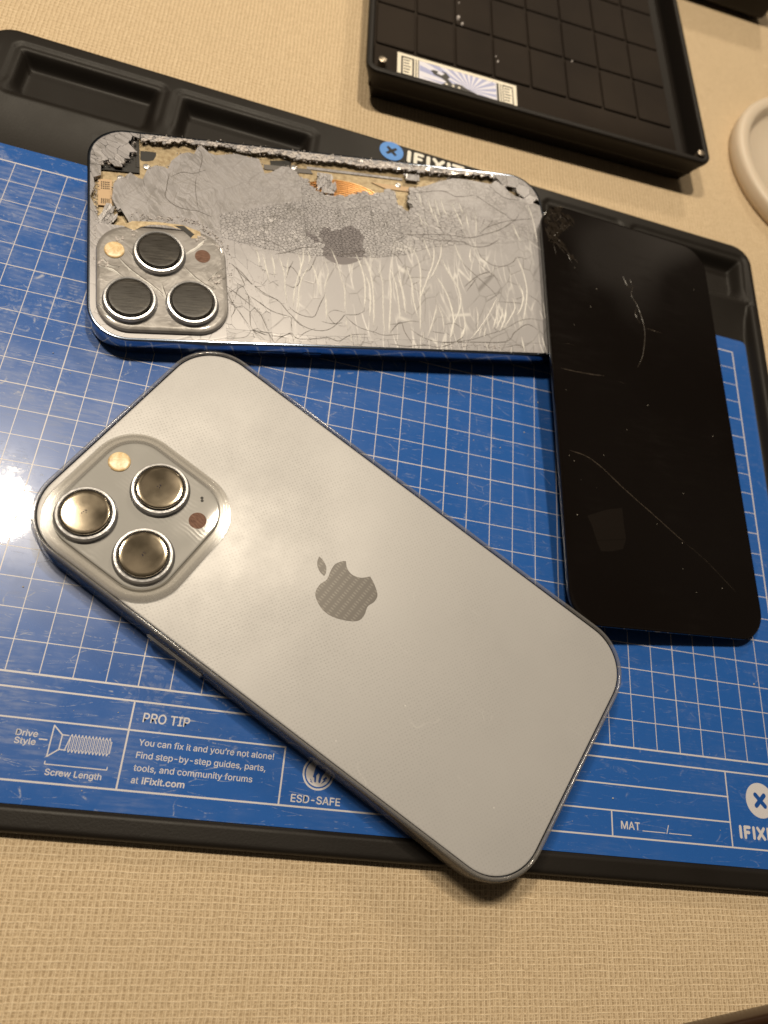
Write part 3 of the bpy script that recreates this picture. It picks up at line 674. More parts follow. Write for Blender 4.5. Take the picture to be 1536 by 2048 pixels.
def tobj(name, bm, mats, parent=tray, label=None):
    o = obj(name, bm, mats, None, label)
    if parent:
        o.parent = parent
        o.matrix_parent_inverse = Matrix.Translation(-Vector(tray.location)) if parent is tray else Matrix.Identity(4)
    return o
tobj('tray_body', bm, M_TRAY)

bm = bmesh.new()
rr_loft(bm, 293.3, 196.8, 2.0, [(0, -.28), (0, -.05), (.05, 0)], 4, cx=132.35, cy=-91.6)
sheet = tobj('work_sheet', bm, M_BLUE)
G = 8.0
bm = bmesh.new()
def hline(c0, c1, r, wd): add_box(bm, c0 * G - wd / 2, c1 * G + wd / 2, -r * G - wd / 2, -r * G + wd / 2, .002, .022)
def vline(c, r0, r1, wd): add_box(bm, c * G - wd / 2, c * G + wd / 2, -r1 * G, -r0 * G, .004, .024)
for r in range(21): hline(-1, 34, r, .48 if r in (0, 20) else (.30 if r % 5 == 0 else .23))
for c in range(-1, 35): vline(c, 0, 20, .48 if c in (-1, 34) else (.30 if c % 5 == 4 else .23))
hline(-1, 34, 20.45, .44); hline(-1, 34, 23.11, .44)
hline(-1, 13.98, 21.34, .40)
vline(9.0, 20.45, 23.1, .42); vline(13.98, 21.34, 23.1, .42)
hline(23.0, 30.92, 21.36, .40); hline(21.0, 30.92, 22.25, .40)
vline(30.91, 20.45, 23.1, .42); vline(25.94, 22.25, 23.1, .42)
hline(27.17, 28.08, 22.84, .22); hline(28.26, 29.17, 22.84, .22)
tobj('grid_lines', bm, M_PRINT)

def T(s, c0, c1, r, cap, heavy=.022, **k): add_text(bm, s, c0 * G, c1 * G, -r * G, cap * G, .03, heavy, **k)
ZK = [0]
def capsule(x0, y0, x1, y1, wd, z):
    """one round-ended stroke"""
    a, b = Vector((x0, y0)), Vector((x1, y1)); d = (b - a).normalized(); n = Vector((-d.y, d.x)); q = []
    for o_, e in ((b, 1), (a, -1)):
        for k in range(7):
            th = math.radians(-90 + 30 * k); p = o_ + d * e * wd / 2 * math.cos(th) + n * e * wd / 2 * math.sin(th); q.append((p.x, p.y))
    ZK[0] = (ZK[0] + 1) % 6
    add_poly(bm, q, z + .003 * ZK[0])
def stroke(pts, wd):
    for (x0, y0), (x1, y1) in zip(pts, pts[1:]): capsule(x0 * G, -y0 * G, x1 * G, -y1 * G, wd, .03)
def wordmark(x0, y0, cap, wd, z):
    """the maker's name in round-ended strokes; returns nothing, writes into bm"""
    x = x0 + wd / 2; b, tp = y0 + wd / 2, y0 + cap - wd / 2; m = (b + tp) / 2; k = cap
    capsule(x, b, x, tp, wd, z); x += k * .42
    capsule(x, b, x, tp, wd, z); capsule(x, tp, x + k * .42, tp, wd, z); capsule(x, m, x + k * .34, m, wd, z); x += k * .82
    capsule(x, b, x, tp, wd, z); x += k * .38
    capsule(x, b, x + k * .58, tp, wd, z); capsule(x, tp, x + k * .58, b, wd, z); x += k * .58 + k * .38
    capsule(x, b, x, tp, wd, z); x += k * .32
    capsule(x, tp, x + k * .62, tp, wd, z); capsule(x + k * .31, b, x + k * .31, tp, wd, z)
def ringpoly(cx, cy, r0, r1, n=48):
    for i in range(n):
        a, b = 2 * math.pi * i / n, 2 * math.pi * (i + 1) / n
        add_poly(bm, [(cx + r0 * math.cos(a), cy + r0 * math.sin(a)), (cx + r1 * math.cos(a), cy + r1 * math.sin(a)), (cx + r1 * math.cos(b), cy + r1 * math.sin(b)), (cx + r0 * math.cos(b), cy + r0 * math.sin(b))], .03)
bm = bmesh.new(); T('PRO TIP', 9.36, 10.80, 21.06, .28, .06); tobj('tip_heading', bm, M_PRINT)
bm = bmesh.new()
T('You can fix it and you\u2019re not alone!', 9.38, 13.64, 21.765, .185)
T('Find step-by-step guides, parts,', 9.38, 13.42, 22.145, .185)
T('tools, and community forums', 9.38, 13.05, 22.52, .185)
T('at', 9.38, 9.585, 22.88, .185)
T('iFixit.com', 9.70, 10.98, 22.88, .185, .06)
tobj('tip_text', bm, M_PRINT)
bm = bmesh.new()
T('Drive', 5.80, 6.42, 21.84, .175, .035); T('Style', 5.81, 6.41, 22.07, .175, .035)
tobj('drive_style_caption', bm, M_PRINT)
bm = bmesh.new(); T('Screw Length', 6.88, 8.50, 22.88, .175, .035); tobj('screw_length_caption', bm, M_PRINT)
bm = bmesh.new(); T('ESD-SAFE', 14.36, 15.98, 22.975, .225, .05); tobj('badge_caption', bm, M_PRINT)
bm = bmesh.new(); T('MAT', 26.30, 27.06, 22.83, .25, .06); tobj('size_caption', bm, M_PRINT)
bm = bmesh.new(); T('/', 28.13, 28.26, 22.83, .25, .0); tobj('size_slash', bm, M_PRINT)
bm = bmesh.new()
stroke([(6.49, 21.89), (6.71, 21.89)], .3)
stroke([(6.82, 21.45), (7.11, 21.70), (7.11, 22.13), (6.82, 22.36), (6.82, 21.45)], .3)
stroke([(7.11, 21.70), (7.30, 21.70)], .26); stroke([(7.11, 22.13), (7.30, 22.13)], .26)
stroke([(7.27, 22.14), (7.36, 21.74)], .26)
for i in range(12):
    c = 7.36 + i * .102
    stroke([(c, 21.74), (c + .030, 21.66), (c + .062, 21.74)], .22)
    stroke([(c, 22.10), (c + .030, 22.18), (c + .062, 22.10)], .22)
    stroke([(c + .005, 21.76), (c + .005, 22.08)], .20); stroke([(c + .058, 21.76), (c + .058, 22.08)], .13)
stroke([(8.58, 21.76), (8.58, 22.10)], .22)
stroke([(6.81, 22.50), (6.81, 22.58), (8.61, 22.58), (8.61, 22.50)], .24)
tobj('screw_drawing', bm, M_PRINT)
bm = bmesh.new()
ringpoly(15.17 * G, -22.04 * G, .47 * G, .53 * G)
add_poly(bm, circle(15.17 * G, -22.04 * G, .42 * G), .03)
badge = tobj('safety_badge', bm, M_PRINT)
bm = bmesh.new()
def P2(pts): return [(15.17 * G + a * .42 * G, -22.04 * G + b * .42 * G) for a, b in pts]
add_poly(bm, P2([(-.42, -.30), (-.30, -.36), (-.28, -.62), (-.20, -.72), (-.13, -.62), (-.16, -.20), (-.02, .02), (.10, -.10), (.04, -.58), (.10, -.74), (.20, -.66), (.30, -.22), (.52, .12), (.62, .75), (-.10, .85), (-.30, .35)]), .05)
add_poly(bm, P2([(.62, -.18), (.36, -.42), (.48, -.46), (.26, -.78), (.66, -.50), (.54, -.44), (.72, -.36)]), .05)
add_poly(bm, P2([(-.66, -.42), (-.48, -.56), (-.52, -.60), (-.36, -.78), (-.60, -.66), (-.55, -.60)]), .05)
tobj('hand_symbol', bm, M_PRINTBLUE)
bm = bmesh.new()
add_poly(bm, circle(32.36 * G, -21.37 * G, .635 * G), .03)
tobj('sheet_emblem', bm, M_PRINT)
bm = bmesh.new()
def crosspoly(cx, cy, s, wd, tilt=0):
    for a in (45, 135):
        a = math.radians(a + tilt); d = Vector((math.cos(a), math.sin(a))) * (s - wd / 2)
        capsule(cx - d.x, cy - d.y, cx + d.x, cy + d.y, wd, .05)
crosspoly(32.36 * G, -21.37 * G, .36 * G, .17 * G)
tobj('sheet_emblem_cross', bm, M_PRINTBLUE)
bm = bmesh.new(); wordmark(31.27 * G, -22.78 * G, .47 * G, .115 * G, .03); tobj('sheet_wordmark', bm, M_PRINT)
# maker's mark on the rear rim
def zt(x, y): return float(tray_height(np.array(x), np.array(y)))
bm = bmesh.new()
add_poly(bm, circle(122.6, 50.3, 4.75), 4.12, .2)
tobj('rim_emblem', bm, M_LOGOBLUE)
bm = bmesh.new()
for a in (45, 135):
    a = math.radians(a); d = Vector((math.cos(a), math.sin(a))); n = Vector((-d.y, d.x)); c = Vector((122.6, 50.3))
    add_poly(bm, [tuple(c + d * 2.6 + n * .55), tuple(c + n * .75), tuple(c - d * 2.6 + n * .55), tuple(c - d * 2.6 - n * .55), tuple(c - n * .75), tuple(c + d * 2.6 - n * .55)], 4.15 if a < 1 else 4.155)
tobj('rim_emblem_cross', bm, M_TRAY)
bm = bmesh.new()
wordmark(128.9, 47.0, 6.3, 1.5, 4.14)
tobj('rim_lettering', bm, M_LOGOWHITE)

# ================================================================== storage box behind the tray
BA = math.radians(3.2)
box = thing('storage_box', 'open black storage box with gridded foam and sunburst sticker at the back', 'storage box', (0, 0, 0))
box.matrix_world = Matrix.Translation(Vector((107.5 * S, 80 * S, -3.2 * S))) @ Matrix.Rotation(BA, 4, 'Z')
BW, BD = 156.0, 172.0
bm = bmesh.new()
rr_loft(bm, BW, BD, 5, [(7, 0), (5.5, .6), (1.4, 11.5), (.5, 13.2), (.05, 14.6), (0, 15.2), (.25, 15.8), (.7, 16.0), (2.2, 16.0), (2.6, 15.7), (2.8, 15.2), (3.0, 6.4)], 8, cx=BW / 2, cy=BD / 2)
obj('box_body', bm, M_BOX, box, autosmooth=40)
bm = bmesh.new()
add_box(bm, 3.2, 140.8, 3.1, BD - 3.2, 6.5, 12.9)
for i in range(8):
    x0 = 3.6 + i * 17.15
    for j in range(6):
        y0 = 19.5 + j * 25.6
        y1 = min(y0 + 25.6, BD - 3.6)
        rr_loft(bm, 16.2, y1 - y0 - 1.0, 1.0, [(0, 12.92), (0, 13.55), (.35, 13.85)], 2, cx=x0 + 8.57, cy=(y0 + y1) / 2, cap_bottom=False)
rr_loft(bm, 137.2, 15.6, .6, [(0, 12.92), (0, 13.5), (.3, 13.75)], 2, cx=72.2, cy=11.1, cap_bottom=False)
obj('foam_panel', bm, M_FOAM, box, autosmooth=40)
for px, py in ((6.5, 7.0), (151.5, 5.4)):
    bm = bmesh.new()
    cyl_loft(bm, px, py, [(1.7, 12.0), (1.7, 16.25), (1.4, 16.45)], 20)
    obj('magnet', bm, M_MAGNET, box, autosmooth=40)
# sticker lying along the front margin
bm = bmesh.new()
LX0, LX1, LY0, LY1, LZ = 13.0, 64.8, 4.6, 17.2, 13.95
w_, h_ = LX1 - LX0, LY1 - LY0
def lp(pts): return [(LX0 + a * w_, LY0 + b * h_) for a, b in pts]
add_poly(bm, lp([(0, 0), (1, 0), (1, 1), (0, 1)]), LZ, .12, 0)
add_poly(bm, lp([(.03, -.001), (.03, .87), (.97, .87), (.97, -.001)]), LZ + .02, 0, 3)
add_poly(bm, lp([(.175, 0.05), (.175, .86), (.825, .86), (.825, 0.05)]), LZ + .04, 0, 2)
C0 = (.60, .16); NR = 44
for i in range(NR):
    if i % 2: continue
    a, b = 2 * math.pi * i / NR, 2 * math.pi * (i + 1) / NR
    def hit(an):
        dx, dy = math.cos(an), math.sin(an) * (w_ / h_); t = 9
        for lim, comp, d in ((.82, C0[0], dx), (.18, C0[0], dx), (.85, C0[1], dy), (.055, C0[1], dy)):
            if abs(d) > 1e-6:
                q = (lim - comp) / d
                if q > 1e-4: t = min(t, q)
        return (C0[0] + dx * t, C0[1] + dy * t)
    add_poly(bm, lp([C0, hit(a), hit(b)]), LZ + .06, 0, 1)
for x in (.135, .155, .845, .865): add_poly(bm, lp([(x, 0), (x + .012, 0), (x + .012, .87), (x, .87)]), LZ + .07, 0, 0)
for x0 in (.045, .885):
    add_poly(bm, lp([(x0, .06), (x0 + .075, .06), (x0 + .075, .80), (x0, .80)]), LZ + .05, 0, 0)
    for k in range(5):
        add_poly(bm, lp([(x0 + .006, .14 + k * .135), (x0 + .05 + .006 * (k % 3), .14 + k * .135), (x0 + .05 + .006 * (k % 3), .19 + k * .135), (x0 + .006, .19 + k * .135)]), LZ + .065, 0, 3)
add_poly(bm, lp([(.36, .05), (.40, .22), (.36, .34), (.30, .40), (.27, .56), (.30, .62), (.335, .60), (.32, .50), (.36, .46), (.385, .56), (.36, .66), (.40, .64), (.43, .46), (.41, .38), (.45, .20), (.49, .27), (.53, .26), (.57, .16), (.66, .05)]), LZ + .08, 0, 3)
for x in (.40, .455, .505): add_poly(bm, circle(LX0 + x * w_, LY0 + .12 * h_, .55, 12), LZ + .10, 0, 0)
obj('sticker', bm, [M_STICKER, M_RAY, M_RAYPALE, M_INK], box)

# small glass chips that lie on the foam
random.seed(3)
for (px, py, s) in ((39.5, 49.5, 1.5), (41.2, 46.2, 1.1), (57.0, 29.0, .8), (56.2, 32, .5), (93, 44, .7), (40, 60, .6)):
    bm = bmesh.new()
    pts = []
    for k in range(7):
        a = k / 7 * 6.283 + random.uniform(-.25, .25); pts.append((s * .6 * random.uniform(.6, 1.1) * math.cos(a), s * random.uniform(.6, 1.1) * math.sin(a)))
    add_loft(bm, [(pts, 0), ([(x * .8, y * .8) for x, y in pts], s * .5), ([(x * .3 + .1, y * .4) for x, y in pts], s * .75)], smooth=False)
    o = obj('glass_chip', bm, M_CRUMB)
    q = box.matrix_world @ Vector((px * S, py * S, 13.85 * S)); o.location = q
    tag(o, 'tiny pale glass chip lying on the black foam grid of the storage box', 'glass chip', 'glass chips on the foam')

# ================================================================== pale dish, far dark case, near dark tray
bm = bmesh.new()
cyl_loft(bm, 0, 0, [(51, 0), (53.2, .6), (54, 2.2), (54, 6.2), (53.4, 7.6), (52, 8.2), (48.6, 8.2), (47.4, 7.4), (46.4, 4.2), (45, 3.0), (30, 2.8), (.5, 2.8)], 96)
o = obj('plastic_dish', bm, M_DISH, autosmooth=50); o.location = Vector((342.5, 121, -3.2)) * S
tag(o, 'round milky plastic dish cut by the right edge beside the storage box', 'dish')
dk = thing('dark_case', 'plain dark case lying behind the storage box in the far corner', 'case')
dk.matrix_world = Matrix.Translation(Vector((325.5 * S, 239 * S, -3.2 * S))) @ Matrix.Rotation(math.radians(3.5), 4, 'Z')
bm = bmesh.new()
rr_loft(bm, 120, 80, 4, [(1.5, 2.5), (.3, 3.5), (0, 5), (0, 24), (.6, 25.5), (2, 26)], 6, cx=-60, cy=40)
obj('case_body', bm, M_BOX, dk, autosmooth=40)
for cx_, cy_ in ((-8, 8), (-112, 8), (-8, 72), (-112, 72)):
    bm = bmesh.new(); cyl_loft(bm, cx_, cy_, [(5, 0), (5, 2.6)], 20)
    obj('case_foot', bm, M_BOX, dk, autosmooth=40)
nk = thing('lacquered_tray', 'dark brown glossy tray corner at the lower right edge of the table', 'tray')
nk.matrix_world = Matrix.Translation(Vector((222.5 * S, -230.0 * S, -3.2 * S))) @ Matrix.Rotation(math.radians(10.5), 4, 'Z')
bm = bmesh.new()
rr_loft(bm, 200, 90, 5, [(1.2, 0), (.2, 1.0), (0, 2.5), (0, 7.0), (.35, 7.8), (.9, 8.2), (1.8, 8.2), (2.3, 7.8), (2.7, 7.0), (3.2, 2.2)], 6, cx=65, cy=-45)
obj('lacquered_body', bm, M_BROWN, nk, autosmooth=40)

# ================================================================== phones
LOGO_BODY = [(-5.22, 7.70), (-3.70, 6.19), (-1.47, 5.58), (0.94, 6.41), (2.84, 8.42)]
LOGO_REST = [(2.84, 8.42), (5.15, 7.24), (7.51, 5.33), (7.95, 3.18), (7.25, 0.77), (7.87, -1.80), (7.44, -4.11), (4.80, -6.16), (0.69, -7.73), (-2.92, -7.55), (-6.24, -5.61), (-6.99, -2.80), (-6.33, -0.08), (-6.99, 2.88), (-7.07, 5.06), (-5.89, 7.16), (-5.22, 7.70)]
LOGO_L1 = [(-11.99, 4.01), (-10.4, 3.75), (-8.64, 2.82), (-7.7, 1.5), (-7.44, .23)]
LOGO_L2 = [(-7.44, .23), (-9.0, .45), (-10.5, 1.25), (-11.5, 2.5), (-11.99, 4.01)]
def logo_polys(dy=0.0):
    a = [tuple(p) for p in smooth_line(LOGO_BODY, .4)][:-1] + [tuple(p) for p in smooth_line(LOGO_REST, .4)][:-1]
    b = [tuple(p) for p in smooth_line(LOGO_L1, .3)][:-1] + [tuple(p) for p in smooth_line(LOGO_L2, .3)][:-1]
    return [[(x, y + dy) for x, y in q] for q in (a, b)]

def camera_set(root, centres, flash, lidar, mic, worn=False):
    for i, (cx, cyy) in enumerate(centres):
        bm = bmesh.new()
        cyl_loft(bm, 0, 0, [(7.9, 0), (7.9, .25), (7.55, .5), (7.5, 1.55), (7.3, 1.8), (6.75, 1.9), (6.55, 1.7), (6.45, 1.0)], 72, cap_bottom=False, cap_top=False)
        rg = obj('lens_ring', bm, M_RING, root, autosmooth=35); rg.location = (cx * S, cyy * S, 1.6 * S)
        bm = bmesh.new()
        cyl_loft(bm, 0, 0, [(6.48, .2), (6.48, 1.0), (6.2, 1.15)], 64)
        obj('lens_barrel', bm, M_BARREL, rg, autosmooth=35)
        bm = bmesh.new()
        cyl_loft(bm, 0, 0, [(6.12, 1.1), (6.2, 1.9), (6.12, 2.25), (5.95, 2.40), (5.85, 2.415), (5, 2.428), (4, 2.440), (3, 2.449), (2, 2.455), (1, 2.459), (.15, 2.46)], 64)
        lens = obj('lens_glass', bm, M_LENSWORN if worn else M_LENS, rg, autosmooth=50)
        if not worn:
            bm = bmesh.new()
            for k in range(5):
                a = random.uniform(0, 6.28); r = random.uniform(.2, .9)
                cyl_loft(bm, r * math.cos(a), r * math.sin(a), [(.16, 2.44), (.12, 2.50)], 8)
            obj('lens_pupil', bm, M_IRIS, lens)
    bm = bmesh.new()
    cyl_loft(bm, 0, 0, [(2.95, 0), (2.95, .12), (2.75, .32), (2.4, .40), (.2, .42)], 40)
    o = obj('flash', bm, M_FLASH, root, autosmooth=50); o.location = (flash[0] * S, flash[1] * S, 1.6 * S)
    bm = bmesh.new()
    cyl_loft(bm, 0, 0, [(2.35, 0), (2.35, .03), (.2, .04)], 40)
    o = obj('depth_sensor', bm, M_LIDAR, root, autosmooth=50); o.location = (lidar[0] * S, lidar[1] * S, 1.6 * S)
    if mic:
        bm = bmesh.new()
        for dx, dy in ((-.28, .3), (.28, -.3)): cyl_loft(bm, dx, dy, [(.42, 0), (.40, .02)], 16)
        o = obj('microphone_hole', bm, M_BLACK, root); o.location = (mic[0] * S, mic[1] * S, 1.61 * S)

# ---- silver phone in a clear case
R1 = [[0.86952, 0.49362, -0.01651], [-0.49372, 0.86962, -0.00235], [0.0132, 0.01019, 0.99986]]
ph = thing('cased_phone', 'intact silver phone in a clear case lying face down across the blue sheet', 'phone', mat=pose(R1, (121.43, -129.60, 9.75)))
bm = bmesh.new()
rr_loft(bm, 160.2, 77.5, 14.0, [(1.4, -7.65), (.35, -7.5), (.05, -7.1), (0, -6.8), (0, -.75), (.08, -.4), (.45, -.1), (.9, -.03)], 14)
obj('metal_frame', bm, M_STEEL, ph, autosmooth=40)
bm = bmesh.new()
rr_loft(bm, 158.8, 76.1, 13.4, [(0, -.02), (0, .2), (.12, .31), (.35, .36), (.5, .362)], 14)
obj('back_panel', bm, M_BACK, ph, autosmooth=30)
bm = bmesh.new()
for q in logo_polys(): add_poly(bm, q, .385, .02)
obj('emblem', bm, M_LOGO, ph)
bm = bmesh.new()
rr_loft(bm, 35.6, 34.8, 9.0, [(0, .3), (0, 1.35), (.12, 1.52), (.4, 1.6), (.5, 1.602)], 12, cx=-56.6, cy=-17.6)
obj('camera_plate', bm, M_PLATE, ph, autosmooth=30)
camera_set(ph, [(-66.2, -26.4), (-56.8, -9.0), (-47.6, -26.0)], (-70.4, -9.5), (-43.7, -9.4), (-46.8, -3.8))
bm = bmesh.new()
rr_loft(bm, 162.4, 79.7, 15.2, [(.5, -8.55), (.05, -8.0), (0, -7.2), (0, -1.6), (.25, -.2), (.6, .75), (1.0, 1.0), (1.4, .95), (1.58, .65), (1.56, .42), (1.25, .3), (1.15, -.8), (1.15, -8.3)], 16, closed=True)
cs = obj('clear_case', bm, M_CASE, ph, autosmooth=60)
bm = bmesh.new()
rr_loft(bm, 42.0, 41.2, 12.6, [(0, .37), (.1, 1.3), (.5, 2.1), (.9, 2.5), (1.15, 2.72), (1.45, 2.72), (1.65, 2.45), (2.05, 2.3), (2.4, 2.35), (2.6, 2.6), (2.85, 2.55), (3.0, 2.1), (3.15, .37)], 16, cx=-56.6, cy=-17.6, closed=True)
obj('camera_guard', bm, M_GUARD, ph, autosmooth=60)
bm = bmesh.new()
add_box(bm, -34.2, -16.6, -40.6, -39.9, -5.6, -2.2)
bmesh.ops.bevel(bm, geom=list(bm.edges), offset=.25 * S, segments=2, affect='EDGES')
obj('button_cover', bm, M_CASE, ph)

# ---- smashed phone
R2 = [[0.97604, -0.21758, -0.00131], [0.21696, 0.97368, -0.06986], [0.01648, 0.0679, 0.99756]]
bp = thing('smashed_phone', 'badly smashed phone with shattered back, gold insides showing along its top edge', 'phone', mat=pose(R2, (107.66, -9.65, 11.45)))
bm = bmesh.new()
fr = [(1.2, -7.35), (.3, -7.2), (.05, -6.8), (0, -6.4), (0, -.9), (.05, -.5), (.2, -.22), (.5, -.1), (1.0, -.1), (1.15, -.4), (1.2, -1.9)]
rr_loft(bm, 160.8, 78.1, 12.0, fr, 14, cap_top=False)
obj('metal_frame', bm, M_STEEL, bp, autosmooth=40)
bm = bmesh.new()
for x0, x1, z0 in ((-34, -21, -3.4), (-16, -10, -3.4)):
    add_box(bm, x0, x1, -39.25, -38.9, z0 - 2.6, z0)
bmesh.ops.bevel(bm, geom=list(bm.edges), offset=.12 * S, segments=2, affect='EDGES')
obj('side_button', bm, M_STEEL, bp)
# interior
def ccw0(p):
    a = sum(p[i][0] * p[(i + 1) % len(p)][1] - p[(i + 1) % len(p)][0] * p[i][1] for i in range(len(p)))
    return list(p) if a > 0 else list(reversed(p))
bm = bmesh.new()
rr_loft(bm, 158.6, 75.8, 11, [(0, -2.4), (0, -1.9)], 12)
mid = obj('midframe', bm, M_GOLD, bp, autosmooth=30)
for q in (SHOLE1, SHOLE2, [(-66, 7.5), (-58, 6.6), (-52, 7.6), (-46, 3.8), (-50, 2.0), (-58, 4.4), (-64, 4.2)], [(-78.5, -9.6), (-77.5, -5.2), (-72.5, -3.6), (-72.3, .6), (-68.0, 1.0), (-67, -4.6), (-72, -9.0)]):
    bm = bmesh.new(); add_poly(bm, ccw0(q), -1.86, .03); obj('cavity', bm, M_BLACK, mid)
bm = bmesh.new()
add_box(bm, -65.6, -64.6, 25.5, 36.0, -1.9, -1.2); add_box(bm, -78, -64.6, 23.4, 25.4, -1.9, -1.3); add_box(bm, -79, -65.7, 25.5, 37, -1.9, -1.5)
obj('corner_bracket', bm, M_BLACK, mid)
for (sx, sy) in ((-62.5, 26.5), (-33, 33.5), (-13.5, 32.5), (24, 29.5), (29, 19.5), (-70.5, 21.0), (-75.5, 3.0)):
    bm = bmesh.new(); cyl_loft(bm, sx, sy, [(1.0, -1.9), (1.0, -1.55), (.75, -1.42), (.35, -1.42), (.3, -1.6)], 20)
    obj('screw', bm, M_RING, mid, autosmooth=40)
for q, mm in (([(-50, 33.5), (-37, 33.5), (-37, 31.0), (-44, 30.2), (-50, 31.2)], M_BOARD), ([(-24, 32.5), (-8, 32.4), (-7, 30.6), (-24, 30.4)], M_GLUE), ([(-9, 33.6), (26, 32.8), (26, 31.9), (-9, 32.5)], M_SHARD), ([(14, 29.6), (30, 29.0), (30, 27.0), (19, 27.4)], M_BOARD), ([(-72, 20), (-66, 20), (-66, 14), (-72, 14.5)], M_GLUE)):
    bm = bmesh.new(); add_poly(bm, ccw0(q), -1.62, .28); obj('flex_strip', bm, mm, mid)
bm = bmesh.new()
add_box(bm, -77.2, -73.0, 9.5, 19.6, -1.9, -1.2)
bd = obj('flex_board', bm, M_BOARD, mid)
for yb, st, hh_ in ((15.8, .8, .35), (10.3, .5, .2)):
    bm = bmesh.new()
    for r in range(4):
        for c in range(5): add_box(bm, -76.3 + c * .55, -76.0 + c * .55, yb + r * st, yb + r * st + hh_, -1.2, -1.05)
    obj('contact_pad', bm, M_BLACK, bd)
bm = bmesh.new()
ccx, ccy = 1.5, 4.5
for i in range(9):
    r0 = 24.6 - i * .85
    add_loft(bm, [(circle(ccx, ccy, r0, 72), -1.88), (circle(ccx, ccy, r0 - .1, 72), -1.45), (circle(ccx, ccy, r0 - .38, 72), -1.3), (circle(ccx, ccy, r0 - .66, 72), -1.45), (circle(ccx, ccy, r0 - .75, 72), -1.88)], closed=False, cap_bottom=False, cap_top=False)
obj('charging_coil', bm, M_COPPER, mid)

# --- shattered glass: every shard is a small tilted prism of one continuous broken pane
OUTL = rr(158.8, 76.1, 11.2, 10)
def clip_half(poly, n, c):
    out = []
    for i in range(len(poly)):
        a, b = poly[i], poly[(i + 1) % len(poly)]
        da, db = a[0] * n[0] + a[1] * n[1] - c, b[0] * n[0] + b[1] * n[1] - c
        if da <= 0: out.append(a)
        if (da < 0 < db) or (db < 0 < da):
            s = da / (da - db); out.append((a[0] + (b[0] - a[0]) * s, a[1] + (b[1] - a[1]) * s))
    return out
def clip_convex(poly, conv):
    for i in range(len(conv)):
        a, b = conv[i], conv[(i + 1) % len(conv)]
        n = (b[1] - a[1], -(b[0] - a[0])); poly = clip_half(poly, n, n[0] * a[0] + n[1] * a[1])
        if len(poly) < 3: return []
    return poly
def inside(p, poly):
    x, y = p; r = False; j = len(poly) - 1
    for i in range(len(poly)):
        xi, yi = poly[i]; xj, yj = poly[j]
        if (yi > y) != (yj > y) and x < (xj - xi) * (y - yi) / (yj - yi) + xi: r = not r
        j = i
    return r
def centroid(p):
    A = cx = cyy = 0
    for i in range(len(p)):
        a, b = p[i], p[(i + 1) % len(p)]; k = a[0] * b[1] - b[0] * a[1]; A += k; cx += (a[0] + b[0]) * k; cyy += (a[1] + b[1]) * k
    if abs(A) < 1e-9: return p[0], 0
    return (cx / (3 * A), cyy / (3 * A)), abs(A) / 2
def cells(quad, dx, dy, ang, jit=.42):
    """Voronoi cells stretched to dx by dy and turned by ang, clipped to the convex quad"""
    ca, sa = math.cos(ang), math.sin(ang)
    def fw(p): return ((p[0] * ca + p[1] * sa) / dx, (-p[0] * sa + p[1] * ca) / dy)
    def bw(p): X, Y = p[0] * dx, p[1] * dy; return (X * ca - Y * sa, X * sa + Y * ca)
    q = [fw(p) for p in quad]
    x0, x1 = min(p[0] for p in q) - 1.5, max(p[0] for p in q) + 1.5
    y0, y1 = min(p[1] for p in q) - 1.5, max(p[1] for p in q) + 1.5
    sites = []
    j = 0; yy = y0
    while yy < y1:
        xx = x0 + (j % 2) * .5
        while xx < x1:
            sites.append((xx + random.uniform(-jit, jit), yy + random.uniform(-jit, jit))); xx += 1
        yy += 1; j += 1
    A = np.array(sites)
    res = []
    for i, s in enumerate(sites):
        d = ((A - A[i]) ** 2).sum(1); nb = np.argsort(d)[1:15]
        poly = [(s[0] - 2, s[1] - 2), (s[0] + 2, s[1] - 2), (s[0] + 2, s[1] + 2), (s[0] - 2, s[1] + 2)]
        for k in nb:
            o_ = sites[k]; n = (o_[0] - s[0], o_[1] - s[1]); c = (o_[0] ** 2 + o_[1] ** 2 - s[0] ** 2 - s[1] ** 2) / 2
            poly = clip_half(poly, n, c)
            if len(poly) < 3: break
        if len(poly) >= 3:
            poly = clip_convex(poly, q)
            if len(poly) >= 3: res.append([bw(p) for p in poly])
    return res
def ccw(p):
    a = sum(p[i][0] * p[(i + 1) % len(p)][1] - p[(i + 1) % len(p)][0] * p[i][1] for i in range(len(p)))
    return p if a > 0 else list(reversed(p))
def add_shard(bm, poly, gap, tilt, zj, thick=.45, mi=0, z0=0.0):
    poly = ccw(poly)
    (cx, cyy), A = centroid(poly)
    if A < .02: return
    rad = math.sqrt(A / math.pi); k = max(.4, 1 - gap / rad)
    tx, ty = random.gauss(0, tilt), random.gauss(0, tilt); dz = random.uniform(-zj, zj)
    top = [(cx + (x - cx) * k, cyy + (y - cyy) * k) for x, y in poly]
    lim = .12
    zt_ = [z0 + dz + max(-lim, min(lim, (x - cx) * tx + (y - cyy) * ty)) for x, y in top]
    vt = [bm.verts.new((x * S, y * S, z * S)) for (x, y), z in zip(top, zt_)]
    vb = [bm.verts.new((x * S, y * S, (z0 - thick) * S)) for (x, y) in top]
    f = bm.faces.new(vt); f.material_index = mi
    for i in range(len(top)):
        j = (i + 1) % len(top)
        f = bm.faces.new((vt[i], vb[i], vb[j], vt[j])); f.material_index = mi

